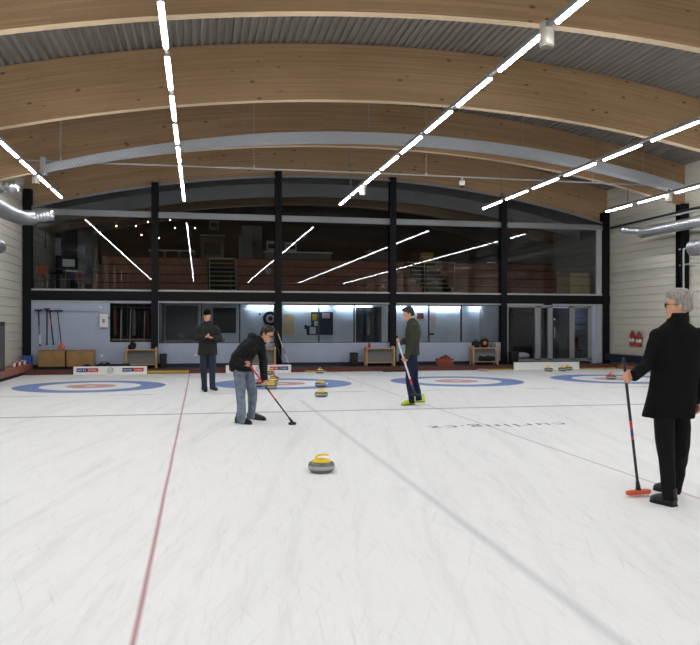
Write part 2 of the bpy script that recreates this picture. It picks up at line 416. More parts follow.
# corrugated deck
bm = BM(); pitch = .17; prof = []
x = XL-.02
while x < XR+.1:
    prof += [(x, .0), (x+.06, .0), (x+.08, .045), (x+.15, .045)]; x += pitch
lo = []
for y in (Y0, 36.0):
    lo.append([bm.verts.new((px, y, arch(min(max(px, XL), XR))+1.265+dz)) for px, dz in prof])
    lo.append([bm.verts.new((px, y, arch(min(max(px, XL), XR))+1.42)) for px, dz in prof])
for i in range(len(prof)-1):
    bm.faces.new((lo[0][i], lo[0][i+1], lo[2][i+1], lo[2][i])); bm.faces.new((lo[1][i], lo[1][i+1], lo[3][i+1], lo[3][i]))
struct('ceiling', bm, M['deck'], 'ribbed grey metal roof deck above the timber beams', 'ceiling')

def siding(name, x, sgn, y0, y1, z1, label):
    bm = BM(); pts = []; z = 0.0; p = .26
    while z < z1:
        pts += [(x+sgn*.0, z), (x+sgn*.0, z+.006), (x-sgn*.028, z+.012), (x-sgn*.012, z+p-.006)]; z += p
    pts.append((x, z)); pts += [(x+sgn*.18, z), (x+sgn*.18, 0)]
    a = [bm.verts.new((q[0], y0, q[1])) for q in pts]; b = [bm.verts.new((q[0], y1, q[1])) for q in pts]
    for i in range(len(pts)):
        j = (i+1) % len(pts); bm.faces.new((a[i], a[j], b[j], b[i]))
    struct(name, bm, M['plank'], label, 'wall')
siding('wall_left', XL-.02, -1, Y0, 36, 7.3, 'left side wall of cream horizontal siding')
siding('wall_right', XR+.02, 1, Y0, 36, 7.3, 'right side wall of cream horizontal siding')
bm = BM(); box(bm, (XL-.2, Y0-.2, -.2), (XR+.2, Y0, 8.6)); struct('wall_front', bm, M['darkwall'], 'near end wall of the hall behind the viewer', 'wall')
bm = BM(); box(bm, (XL-.2, 36, -.2), (XR+.2, 36.2, 8.6)); struct('wall_gallery', bm, M['darkwall'], 'dark far wall of the upstairs gallery', 'wall')

# black steel columns
PX = [-5.41, -1.43, 2.67, 6.72, 10.88, 14.93]
tops = [5.9, 6.26, 6.80, 6.75, 6.22, 5.75]
pl = ['in the left corner of the back wall', 'right of the window with hanging jackets', 'behind the sweeping man with the dartboard beside it', 'left of the man in the olive fleece', 'left of the glazed doors', 'in the right corner of the back wall']
for k, (px, tz) in enumerate(zip(PX, tops)):
    bm = BM(); wv = .115 if 0 < k < 5 else .13
    box(bm, (px-wv, 25.84, .12), (px+wv, 25.86, tz)); box(bm, (px-wv, 26.06, .12), (px+wv, 26.08, tz)); box(bm, (px-.012, 25.86, .12), (px+.012, 26.06, tz))
    box(bm, (px-wv, 25.84, tz-.02), (px+wv, 26.08, tz))
    o = obj('steel_column', bm, M['black']); tag(o, 'black steel column '+pl[k], 'column', 'black steel columns of the back wall', 'structure')
for k, y in enumerate([q-.22 for q in ys[1:]]):
    for sx, nmx in ((1, 'right'), (-1, 'left')):
        xx = XR-.16 if sx > 0 else XL+.16
        bm = BM(); box(bm, (xx-.14, y-.02, 0), (xx+.14, y, arch(xx))); box(bm, (xx-.14, y+.24, 0), (xx+.14, y+.26, arch(xx))); box(bm, (xx-.01, y, 0), (xx+.01, y+.24, arch(xx)))
        o = obj('steel_column', bm, M['black'])
        tag(o, 'black steel column on the %s side wall, %s from the back wall' % (nmx, ['first', 'second', 'third', 'fourth', 'fifth', 'sixth', 'seventh', 'eighth', 'ninth', 'tenth'][k]), 'column', 'black steel columns of the side walls', 'structure')
# black spandrel beam, grey trims
bm = BM(); box(bm, (XL, 25.9, 2.325), (XR, 26.3, 2.64)); struct('trim_2', bm, M['black'], 'black steel beam between upper and lower glazing', 'beam')
bm = BM(); box(bm, (XL, 25.93, 2.64), (XR, 26.12, 2.70)); struct('trim_3', bm, M['ltrim'], 'light grey sill under the gallery glazing', 'trim')
bm = BM(); box(bm, (XL, 25.93, 2.265), (XR, 26.12, 2.325)); struct('trim_4', bm, M['ltrim'], 'light grey strip above the lower windows', 'trim')
bm = BM(); box(bm, (XL, 25.96, 5.10), (XR, 26.10, 5.30)); struct('trim_5', bm, M['alu'], 'grey horizontal transom across the gallery glazing', 'trim')
# thin grey rim under the gable beam, following the arch
arch_beam('trim_6', 26.02, 26.10, -.06, .02, 'thin grey rim under the gable beam', M['alu'])
bm = BM(); box(bm, (14.60, 25.92, .12), (14.80, 26.08, 5.12)); struct('trim_7', bm, M['ltrim'], 'pale grey upright beside the right corner column', 'trim', bevel=.01)
# gallery floor slab
bm = BM(); box(bm, (XL, 26.3, 2.34), (XR, 36, 2.63)); struct('floor_gallery', bm, M['platform'], 'gallery floor slab upstairs behind the glass', 'floor')
# gallery soffit panel and dim beam
bm = BM(); rows = []
for i in range(31):
    x = XL+(XR-XL)*i/30; rows.append([bm.verts.new((x, y, arch(x)+dz)) for y, dz in ((26.36, .14), (36, .14), (36, .2), (26.36, .2))])
for i in range(30):
    for k in range(4): bm.faces.new((rows[i][k], rows[i][(k+1) % 4], rows[i+1][(k+1) % 4], rows[i+1][k]))
struct('ceiling_gallery', bm, M['soffit'], 'grey curved ceiling lining of the gallery', 'ceiling')
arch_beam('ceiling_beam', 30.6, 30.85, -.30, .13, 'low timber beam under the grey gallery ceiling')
arch_beam('trim_14', 28.2, 28.3, -.36, .13, 'grey curved fascia behind the gable glass', M['soffit'])
bm = BM(); box(bm, (XL, 33.2, 6.0), (XR, 33.3, 7.2)); struct('trim_8', bm, M['darkwall'], 'dark bulkhead above the gallery bar', 'trim')

# glazing
n_win = 0
ends = [XL+.1]+PX[1:5]+[XR-.1]
bayname = ['leftmost', 'second from left', 'middle', 'second from right', 'rightmost']
for k in range(5):
    a, b = ends[k]+.1, ends[k+1]-.1
    n_win += 1
    o = bpy.data.objects.new('window_%d' % n_win, None); COL.objects.link(o); o['kind'] = 'structure'; o['label'] = 'tall gallery window, %s bay, with gable light above' % bayname[k]; o['category'] = 'window'
    bm = BM(); box(bm, (a, 26.02, 2.70), (b, 26.03, 5.10)); obj('pane', bm, M['glass'], o)
    bm = BM(); vs = []
    xs = [a+(b-a)*i/8 for i in range(9)]
    for y in (26.02, 26.03):
        vs.append([bm.verts.new((x, y, 5.30)) for x in xs]); vs.append([bm.verts.new((x, y, arch(x)-.05)) for x in xs])
    for i in range(8):
        bm.faces.new((vs[0][i], vs[0][i+1], vs[1][i+1], vs[1][i])); bm.faces.new((vs[2][i], vs[3][i], vs[3][i+1], vs[2][i+1]))
        bm.faces.new((vs[1][i], vs[1][i+1], vs[3][i+1], vs[3][i])); bm.faces.new((vs[0][i], vs[2][i], vs[2][i+1], vs[0][i+1]))
    bm.faces.new((vs[0][0], vs[1][0], vs[3][0], vs[2][0])); bm.faces.new((vs[0][8], vs[2][8], vs[3][8], vs[1][8]))
    obj('gable_pane', bm, M['glass'], o)
# lower wall
bm = BM()
box(bm, (XL, 25.97, .24), (-2.87, 26.10, 2.27)); box(bm, (-2.87, 25.97, .24), (-1.5, 26.10, .96)); box(bm, (-2.87, 25.97, 2.24), (-1.5, 26.10, 2.27)); box(bm, (-1.5, 25.97, .24), (-1.3, 26.10, 2.27))
box(bm, (-1.3, 25.97, .24), (10.8, 26.10, .915)); box(bm, (14.42, 25.97, .12), (XR, 26.10, 2.27))
struct('wall_back', bm, M['wallpaint'], 'blue-grey lower back wall under the windows', 'wall')
bm = BM(); box(bm, (XL, 25.94, .12), (10.8, 26.10, .24)); struct('baseboard_back', bm, M['navy'], 'dark base strip of the back wall', 'baseboard')
# lower windows
def lower_window(a, b, z0, z1, mull, label, m='clear', fm='rail'):
    global n_win
    n_win += 1
    o = bpy.data.objects.new('window_%d' % n_win, None); COL.objects.link(o); o['kind'] = 'structure'; o['label'] = label; o['category'] = 'window'
    xs = [a]+mull+[b]
    for p0, p1 in zip(xs, xs[1:]):
        bm = BM(); box(bm, (p0+.015, 26.03, z0+.02), (p1-.015, 26.038, z1-.01)); obj('pane', bm, M[m], o)
    bm = BM()
    for q in mull: box(bm, (q-.022, 25.99, z0), (q+.022, 26.06, z1))
    box(bm, (a, 25.99, z0), (b, 26.06, z0+.025)); box(bm, (a, 25.99, z1-.02), (b, 26.06, z1)); box(bm, (a, 25.99, z0), (a+.02, 26.06, z1)); box(bm, (b-.02, 25.99, z0), (b, 26.06, z1))
    obj('window_frame', bm, M[fm], o)
lower_window(-2.87, -1.5, .96, 2.24, [], 'small window in the blue-grey wall with hanging jackets behind')
lower_window(-1.30, 2.55, .915, 2.265, [.09, 1.37], 'lower corridor window behind the two men on the left')
lower_window(2.79, 6.60, .915, 2.265, [4.10, 5.35], 'lower corridor window in front of the notice board')
lower_window(6.84, 10.76, .915, 2.265, [8.08, 9.30], 'lower corridor window behind the man in the olive fleece')
# glazed door front
dr = thing('door_1', 'grey framed glazed double doors with side panes', 'door', kind='structure')
bm = BM()
fx = [(10.98, 11.10), (12.15, 12.36), (12.66, 12.84), (13.52, 13.72), (14.27, 14.42)]
for a, b in fx: box(bm, (a, 25.97, .24), (b, 26.07, 2.24))
box(bm, (10.98, 25.97, 2.19), (14.42, 26.07, 2.265)); box(bm, (10.98, 25.97, .20), (14.42, 26.07, .30))
obj('door_frame', bm, M['alu'], dr)
for (a0, a1), (b0, b1) in zip(fx, fx[1:]):
    bm = BM(); box(bm, (a1, 26.02, .30), (b0, 26.028, 2.19)); obj('pane', bm, M['clear'], dr)
bm = BM(); tube(bm, [(12.9, 25.93, 1.05), (12.9, 25.93, 1.45)], .015); box(bm, (12.87, 25.93, 1.2), (12.93, 25.97, 1.24)); lathe(bm, [(.04, 1.72), (.045, 1.76), (.04, 1.8)], (12.9, 25.955, 0), 10); obj('door_handle', bm, M['chrome'], dr)
bm = BM(); box(bm, (12.45, 25.93, 2.25), (12.8, 25.97, 2.33)); tag(obj('door_sign', bm, M['white']), 'small pale sign over the glazed doors', 'sign')
# corridor behind the windows
bm = BM(); box(bm, (-1.22, 28.2, .12), (10.95, 28.35, 2.34)); struct('wall_corridor', bm, M['corr'], 'pale corridor wall behind the lower windows', 'wall')
bm = BM(); box(bm, (-1.34, 26.12, .12), (-1.22, 36, 2.34)); struct('wall_divider', bm, M['greypanel'], 'divider between corridor and changing room', 'wall')
bm = BM(); box(bm, (10.84, 26.12, .12), (10.95, 36, 2.34)); struct('wall_lobby', bm, M['greypanel'], 'divider between corridor and door lobby', 'wall')
bm = BM(); box(bm, (XL, 27.4, .12), (-1.34, 27.5, 2.34)); struct('wall_changing', bm, M['darkwall'], 'dark wall of the changing room', 'wall')
bm = BM(); box(bm, (10.95, 30.0, .12), (XR, 30.1, 2.34)); struct('wall_lobby_back', bm, M['greypanel'], 'grey rear wall of the door lobby', 'wall')

# ------------------------------------------------------------------ ceiling tubes
ROWX = [-3.99, -.44, 4.32, 8.98, 13.2]; ROWEND = [23.6, 23.4, 23.2, 23.05, 22.85]
rown = ['leftmost', 'second from left', 'middle', 'second from right', 'rightmost']
ordn = 'first second third fourth fifth sixth seventh eighth ninth tenth eleventh twelfth thirteenth fourteenth fifteenth sixteenth seventeenth eighteenth nineteenth twentieth twenty-first twenty-second'.split()
proto = None
for k, (rx, ye) in enumerate(zip(ROWX, ROWEND)):
    bm = BM(); box(bm, (rx-.028, ye-22*1.845, 5.34), (rx+.028, ye+.12, 5.39))
    for j in [1]+list(range(4, 10)): tube(bm, [(rx, ys[j]+.12, 5.38), (rx, ys[j]+.12, arch(rx)+.02)], .014, 6)
    tag(obj('lighting_rail', bm, M['greypanel']), 'dark rail on thin rods carrying the %s row of tubes' % rown[k], 'rail', 'lighting rails')
    for j in range(22):
        lab = 'white fluorescent tube light, %s from the far end, %s of five rows' % (ordn[j], rown[k])
        loc = (rx, ye-.75-(1.82 if k == 2 else 1.845)*j, 5.29)
        if proto is None:
            proto = thing('tube_light', lab, 'tube light', loc, 'fluorescent tube lights under the roof')
            bm = BM(); box(bm, (-.04, -.74, .015), (.04, .74, .05)); obj('housing', bm, M['alu'], proto)
            bm = BM(); secs = []
            for yy in (-.72, .72):
                secs.append([bm.verts.new((.032*math.cos(a), yy, .012+.032*math.sin(a))) for a in [PI+PI*i/6 for i in range(7)]])
            for i in range(6): bm.faces.new((secs[0][i], secs[0][i+1], secs[1][i+1], secs[1][i]))
            bm.faces.new(secs[0]); bm.faces.new(secs[1]); bm.faces.new((secs[0][0], secs[1][0], secs[1][6], secs[0][6]))
            obj('diffuser', bm, M['tube'], proto)
        else: copytree(proto, loc, lab)
# white cylinder fittings on the rails
for (x, y, z), lab in (((4.34, 8.95, 5.28), 'large white cylinder fitting under the middle row, near the top of the photo'), ((-4.05, 20.35, 5.28), 'small white cylinder fitting on the leftmost row of tubes'),
                       ((4.40, 20.3, 5.28), 'small white cylinder fitting on the middle row by the glass wall'), ((13.3, 19.6, 5.28), 'small white cylinder fitting on the rightmost row above the duct')):
    t = thing('cylinder_fitting', lab, 'ceiling fitting', (x, y, z-.17), 'white cylinder fittings on the lighting rails')
    bm = BM(); lathe(bm, [(.06, 0), (.088, .01), (.092, .03), (.092, .30), (.085, .315), (.03, .32)], n=20); obj('housing', bm, mat('cream_fitting', (176, 170, 158), .5), t, True)
    bm = BM(); lathe(bm, [(.065, -.008), (.065, .01)], n=18); obj('lens', bm, M['greypanel'], t)
    bm = BM(); box(bm, (-.02, -.02, .31), (.02, .02, .36)); obj('bracket', bm, M['rail'], t)
# cable tray arc in front of the second beam
tray = thing('cable_tray', 'grey perforated cable tray curving below the second timber beam', 'cable tray')
bm = BM(); n = 60; rows = []
def trz(x): return 6.60-(35-math.sqrt(35*35-(x-5.35)**2))*.93
for i in range(n+1):
    x = -3.9+18.2*i/n; z = trz(x); h = .15+.11*min(1, (x+3.9)/6)
    rows.append([bm.verts.new((x, y, z+dz)) for y, dz in ((20.30, h), (20.30, 0), (20.62, 0), (20.62, h), (20.60, h), (20.60, .02), (20.32, .02), (20.32, h))])
for a, b in zip(rows, rows[1:]):
    for k in range(8): bm.faces.new((a[k], a[(k+1) % 8], b[(k+1) % 8], b[k]))
bm.faces.new(rows[0]); bm.faces.new(rows[-1]); obj('channel', bm, M['tray'], tray)
for x in (-3.5, 1.2, 4.6, 9.2, 12.6):
    bm = BM(); tube(bm, [(x, 20.46, trz(x)+.01), (x, 20.46, arch(x)+1.27)], .014 if x == 4.6 else .007, 6); obj('hanger', bm, M['alu'], tray)
bm = BM(); rws = []
box(bm, (-3.95, 20.32, 5.38), (-3.82, 20.6, 5.80)); obj('tray_drop', bm, M['tray'], tray)
# straight sprinkler pipe with small fittings
bm = BM(); tube(bm, [(-4.5, 21.2, 5.87), (4.8, 21.2, 5.92), (15.0, 21.2, 5.89)], .022, 8)
for x in (-3.6, 1.5, 6.5, 11.8, 13.5): tube(bm, [(x, 21.2, 5.90), (x, 21.2, 5.98), ], .03, 8); tube(bm, [(x, 21.2, 5.95), (x, 21.2, arch(x)+1.26)], .007, 5)
tag(obj('service_pipe', bm, M['ltrim'], smooth=True), 'thin pale straight pipe crossing the hall under the second beam', 'pipe')
# floodlight boxes on the beam
for x, z, lab in ((-3.03, 6.55, 'first of four along the second beam from the left'), (2.0, 7.24, 'second of four along the second beam from the left'), (6.92, 7.28, 'third of four along the second beam, behind the tubes'), (11.73, 6.87, 'rightmost of four along the second beam')):
    t = thing('junction_box', 'pale box on timber beam, '+lab, 'box', (x, 21.5, z), 'pale boxes on the second beam')
    bm = BM(); box(bm, (-.16, 0, -.15), (.10, .12, .17)); obj('housing', bm, M['ltrim'], t, bevel=.012)
    bm = BM(); lathe(bm, [(.03, -.10), (.045, -.09), (.045, -.02), (.03, 0)], (.18, .04, 0), 12); tube(bm, [(.1, .05, -.14), (.18, .04, -.1)], .01, 6); obj('sensor', bm, M['alu'], t, True)
t = thing('dome_camera', 'white dome camera hanging from the thin pipe', 'camera', (7.6, 21.2, 5.72), None)
bm = BM(); lathe(bm, [(.02, -.09), (.07, -.06), (.085, -.01), (.09, .06), (.05, .10), (.02, .11), (.018, .20)], n=18); obj('housing', bm, M['white'], t, True)
bm = BM(); lathe(bm, [(.01, -.115), (.045, -.10), (.06, -.07), (.06, -.05)], n=18); obj('lens_dome', bm, M['blackpl'], t, True)

# ------------------------------------------------------------------ ducts
def rib_tube(bm, pts, r, n=20, ribs=.12):
    for a, b in zip(pts, pts[1:]):
        a, b = Vector(a), Vector(b); L_ = (b-a).length; d = (b-a)/L_; s, u = frame_of(d)
        secs = []; k = int(L_/ribs)
        for i in range(k):
            c = a+d*(L_*i/k)
            secs += [(c, s*r, u*r), (c+d*.012, s*(r+.008), u*(r+.008)), (c+d*.024, s*r, u*r)]
        secs.append((b, s*r, u*r)); loft(bm, secs, n)
t = thing('ventilation_duct', 'long shiny round duct along the right side wall', 'duct', (14.3, 22.0, 4.6))
bm = BM(); rib_tube(bm, [(14.42, 22.75, 4.60), (14.42, 6, 4.60)], .165); obj('duct_run', bm, M['duct'], t, 'all')
bm = BM(); rib_tube(bm, [(14.38, 22.70, 4.66), (14.20, 23.1, 4.74), (13.98, 23.25, 4.78)], .11, 16, .06); obj('outlet', bm, M['galv'], t, 'all')
bm = BM(); lathe(bm, [(.09, 0), (.095, .02), (.06, .03), (.05, .01)], n=18)
for v in bm.verts: v.co = Vector((13.95-v.co.z*.8, 23.27+v.co.z*.6, 4.78))+Vector((v.co.x*.6, v.co.x*.8, v.co.y))
obj('outlet_rim', bm, M['galv'], t, True)
bm = BM(); rib_tube(bm, [(14.62, 20.35, 3.88), (14.62, 16, 3.88)], .24, 22); tag(obj('end_duct', bm, M['duct'], smooth='all'), 'thick round duct end at the right photo edge below the long duct', 'duct')
t = thing('ventilation_duct', 'shiny round duct bending off the left side wall', 'duct', (-4.9, 21.5, 4.5))
bm = BM(); rib_tube(bm, [(-4.95, 14, 4.50), (-4.95, 21.2, 4.50), (-4.84, 22.55, 4.52)], .20); obj('duct_run', bm, M['duct'], t, 'all')
bm = BM(); rib_tube(bm, [(-4.87, 22.4, 4.52), (-4.62, 22.85, 4.57)], .205, 20, .07); rib_tube(bm, [(-4.68, 22.78, 4.58), (-4.05, 22.82, 4.64)], .15, 18, .09); obj('outlet', bm, M['galv'], t, 'all')
bm = BM(); rib_tube(bm, [(-5.35, 20.9, 5.08), (-4.60, 20.75, 5.09)], .16, 20, .15); tag(obj('upper_duct', bm, M['galv'], smooth='all'), 'bright short duct outlet above the bending duct at the left edge', 'duct')
bm = BM(); rib_tube(bm, [(-5.1, 14, 3.57), (-5.1, 21.15, 3.57)], .17); tag(obj('lower_duct', bm, M['galv'], smooth='all'), 'lower round duct at the left photo edge below the bend', 'duct')
bm = BM(); tube(bm, [(14.95, 25.6, 3.45), (14.95, 12, 3.45)], .022, 8)
tube(bm, [(14.92, 21.45, 3.95), (14.92, 20.95, 3.95), (14.92, 12, 3.95)], .022, 8); tube(bm, [(14.9, 21.2, 3.95), (14.9, 21.2, .6)], .03, 8)
tag(obj('wall_pipe', bm, M['ltrim'], smooth=True), 'pale thin pipes running along the right side wall', 'pipe')
bm = BM(); tube(bm, [(14.85, 25.5, 5.12), (14.85, 8, 5.12)], .04, 8); tag(obj('dark_conduit', bm, M['rail'], smooth=True), 'dark conduit running high along the right side wall', 'pipe')
bm = BM(); tube(bm, [(14.65, 24.5, 5.0), (14.65, 8, 5.0)], .03, 8); tag(obj('chrome_conduit', bm, M['alu'], smooth=True), 'thin bright conduit above the right duct', 'pipe')

# ------------------------------------------------------------------ edges of the ice, ledges
bm = BM(); box(bm, (XL, 4, .10), (-5.16, 25.6, .30)); struct('trim_9', bm, M['ledge'], 'red-brown ledge along the left side of the ice', 'ledge', bevel=.01)
bm = BM(); box(bm, (XL, 4, .0), (-5.22, 24.5, .10)); struct('trim_10', bm, M['rubber'], 'dark kick strip under the left ledge', 'trim')
bm = BM(); box(bm, (14.86, 4, .24), (XR, 25.9, .48)); struct('trim_11', bm, M['navy'], 'navy kick rail along the right wall', 'trim')
bm = BM(); box(bm, (14.6, 4, 0), (XR, 24.5, .14)); struct('trim_12', bm, M['ledge'], 'low red-brown ledge along the right side', 'ledge')
bm = BM(); box(bm, (-1.57, 24.45, .02), (-.3, 24.50, .10)); box(bm, (9.3, 24.46, .0), (10.6, 24.5, .04)); box(bm, (3.4, 24.45, 0), (4.1, 24.5, .05)); box(bm, (13.1, 24.45, 0), (14.5, 24.5, .04))
struct('trim_13', bm, mat('yellow_strip', (178, 150, 60), .6), 'yellowish foam strip at the foot of the far curb', 'trim')

# ------------------------------------------------------------------ advertising boards on the ice
def board(name, x0, x1, y, z1, label, rz=0, marks=True, flip=False):
    t = thing(name, label, 'board', ((x0+x1)/2, y, 0), 'white boards at the far end of the ice')
    w_ = (x1-x0)/2
    bm = BM(); box(bm, (-w_, -.05, 0), (w_, .05, z1)); obj('foam_body', bm, M['boardwhite'], t, bevel=.012)
    if marks:
        order = (('logoblue', 'logored'), ('logoblue', 'logored')) if not flip else (('logored', 'logoblue'), ('logored', 'logoblue'))
        for side, (c0, c1) in zip((-1, 1), order):
            cx = side*w_*.62; hw = w_*.29
            for j, cc in enumerate((c0, c1)):
                bm = BM(); a = cx-hw+j*hw; box(bm, (a, -.056, .085), (a+hw, -.051, z1-.05)); p = obj('logo_panel', bm, M[cc], t); p['label'] = ('blue' if cc == 'logoblue' else 'red')+' printed block with pale worn letters'
                bm = BM(); rr = random.Random(int(cx*10)+j)
                for q in range(5):
                    u = a+.03+q*(hw-.06)/5; wv = (hw-.06)/5*.7; zt = z1-.085; zb = .115
                    kind = rr.randint(0, 3)
                    box(bm, (u, -.058, zb), (u+.014, -.0565, zt))
                    if kind != 1: box(bm, (u, -.058, zt-.012), (u+wv, -.0565, zt))
                    if kind != 2: box(bm, (u, -.058, (zb+zt)/2-.006), (u+wv, -.0565, (zb+zt)/2+.006))
                    if kind in (0, 3): box(bm, (u+wv-.014, -.058, zb), (u+wv, -.0565, zt))
                obj('letter_strokes', bm, M['white'], p)
        bm = BM(); R_ = .085; c = Vector((0, -.053, z1*.5)); pts = [c+Vector((R_*math.cos(a), 0, R_*math.sin(a))) for a in [2*PI*i/20 for i in range(21)]]
        tube(bm, pts, .006, 5); tube(bm, [c+Vector((-.05, 0, -.05)), c+Vector((.0, 0, .04)), c+Vector((.03, 0, -.04)), c+Vector((.06, 0, .06))], .008, 5); obj('round_emblem', bm, M['blackpl'], t)
    return t
board('advert_board', -3.76, -1.58, 24.40, .25, 'long white board with blue and red printed blocks and round emblem, left sheet')
board('advert_board', .85, 2.93, 24.40, .25, 'white printed board behind the yellow stones, partly hidden by the sweeping man', flip=True)
board('plain_board', 10.63, 13.05, 24.40, .26, 'plain white board behind three stones on the right', marks=False)
bm = BM(); box(bm, (5.95, 24.1, 0.002), (6.75, 24.32, .05)); tag(obj('rubber_mat', bm, M['rubber'], bevel=.01), 'flat black mat on the ice behind the man in olive fleece', 'mat')
bm = BM(); lathe(bm, [(.10, .002), (.17, .01), (.17, .05), (.12, .07)], (9.38, 24.1, 0), 20); tag(obj('pale_disc', bm, mat('pinkish_rubber', (190, 150, 145), .6), smooth=True), 'small pale disc on the ice by the right side of the far curb', 'disc')

# ------------------------------------------------------------------ curling stones
def stone(loc, label, handle='yellow', gran='granite', rz=0):
    t = thing('curling_stone', label, 'curling stone', loc, 'curling stones on the ice'); t.rotation_euler = (0, 0, rz)
    prof = [(.075, 0), (.102, .004), (.126, .014), (.139, .030), (.1435, .048)]
    bm = BM(); lathe(bm, prof+[(.1435, .0505)], n=36)
    lathe(bm, [(.1435, .0655), (.1435, .068), (.139, .088), (.126, .105), (.104, .114), (.05, .116)], n=36); obj('stone_body', bm, M[gran], t, True)
    bm = BM(); lathe(bm, [(.1425, .040), (.1450, .045), (.1454, .058), (.1450, .071), (.1425, .076)], n=36); obj('striking_band', bm, M['granite_band'], t, True)
    bm = BM(); lathe(bm, [(.104, .111), (.107, .118), (.100, .128), (.07, .138), (.02, .141)], n=30); obj('handle_plate', bm, M[handle], t, True)
    bm = BM(); secs = []
    path = [(-.045, .132), (-.062, .148), (-.060, .168), (-.040, .180), (-.01, .183), (.03, .181), (.070, .178), (.086, .176)]
    hw = [.026, .022, .019, .017, .016, .016, .015, .008]; ht = [.016, .015, .013, .012, .012, .012, .011, .006]
    for i, (x, z) in enumerate(path):
        a = Vector(path[max(i-1, 0)]); b = Vector(path[min(i+1, 7)]); d = (b-a).normalized()
        secs.append(((x, 0, z), (0, hw[i], 0), (-d.y*ht[i], 0, d.x*ht[i])))
    loft(bm, secs, 12); obj('grip_handle', bm, M[handle], t, True)
    return t
stone((1.29, 8.0, 0), 'yellow-handled curling stone nearest the camera, alone on open ice', rz=.25)
# the prototype above is far enough from the rest; each is built with its own parts
stone((2.60, 16.15, 0), 'yellow-handled curling stone on the ice just in front of the rings', rz=.3)
stone((3.00, 18.75, 0), 'yellow-handled curling stone inside the blue ring, right of the sweeping man', rz=2.2)
stone((3.78, 23.75, 0), 'curling stone near the far curb straight behind two others', rz=1.2, gran='granite_dark')
p = at(270.9, 389.2, Z=0); stone((p.x, p.y, 0), 'frontmost yellow-handled curling stone beside the sweeper\'s lower hand', rz=.3)
p = at(272.2, 384.6, Z=0); stone((p.x, p.y, 0), 'second yellow-handled curling stone, directly behind the frontmost at the hand', rz=2.9)
p = at(274.2, 381.0, Z=0); stone((p.x, p.y, 0), 'red-handled curling stone behind the yellow pair near the button', 'redhandle', rz=1.5)
p = at(270.0, 374.6, Z=0); stone((p.x, p.y, 0), 'yellow-handled curling stone in front of the printed board', rz=.4)
p = at(259.5, 386.8, Z=0); stone((p.x, p.y, 0), 'red-handled curling stone between the sweeper\'s arm and legs', 'redhandle', 'granite_dark', .8)
stone((11.45, 23.45, 0), 'leftmost of three yellow-handled stones at the plain white board', rz=.2)
stone((12.00, 23.55, 0), 'middle of three yellow-handled stones at the plain white board', rz=1.0)
stone((12.42, 23.95, 0), 'rightmost of three yellow-handled stones at the plain white board', rz=.4)
stone((11.63, 19.85, 0), 'red-handled curling stone inside the rings of the rightmost sheet', 'redhandle', rz=.1)

# ------------------------------------------------------------------ brooms
def broom(label, top, foot, head_dir, cols, head='pad', hm='blackpl', hl=.20, r=.0125, extra=None, lift=0):
    "top and foot are the shaft ends; foot is at the head"
    top, foot = Vector(top), Vector(foot)
    t = thing('curling_broom', label, 'curling broom', (foot.x, foot.y, max(0, foot.z-.04)), 'curling brooms')
    d = foot-top; L_ = d.length; d.normalize()
    z = 0
    for f0, f1, c in cols:
        bm = BM(); tube(bm, [top+d*L_*f0, top+d*L_*f1], r, 10)
        o = obj('shaft' if f1-f0 > .2 else 'colour_band', bm, M[c], t, True)
    bm = BM(); tube(bm, [top, top+d*.03], r*1.25, 10, True); obj('end_cap', bm, M['rubber'], t, True)
    h = Vector(head_dir).normalized(); n = Vector((0, 0, 1)) if abs(h.z) < .5 else frame_of(h)[0]; s = n.cross(h).normalized(); n = h.cross(s).normalized()
    bm = BM(); c = foot-n*.012
    loft(bm, [(c+h*hl*.5*k, s*.035*q, n*.016*q) for k, q in ((-1, .45), (-.9, .8), (-.7, 1), (0, 1.05), (.7, 1), (.9, .8), (1, .45))], 16, 2.6); obj('head_body', bm, M[hm], t, True)
    bm = BM(); loft(bm, [(c-n*.018+h*hl*.48*k, s*.033*q, n*.012*q) for k, q in ((-1, .5), (-.85, .9), (0, 1), (.85, .9), (1, .5))], 16, 2.6); obj('brush_pad', bm, M['rubber' if head == 'pad' else head], t, True)
    bm = BM(); tube(bm, [foot-d*.09, foot-d*.03, foot], [r*1.2, r*1.7, r*2.0], 10); obj('socket', bm, M['blackpl'], t, True)
    return t

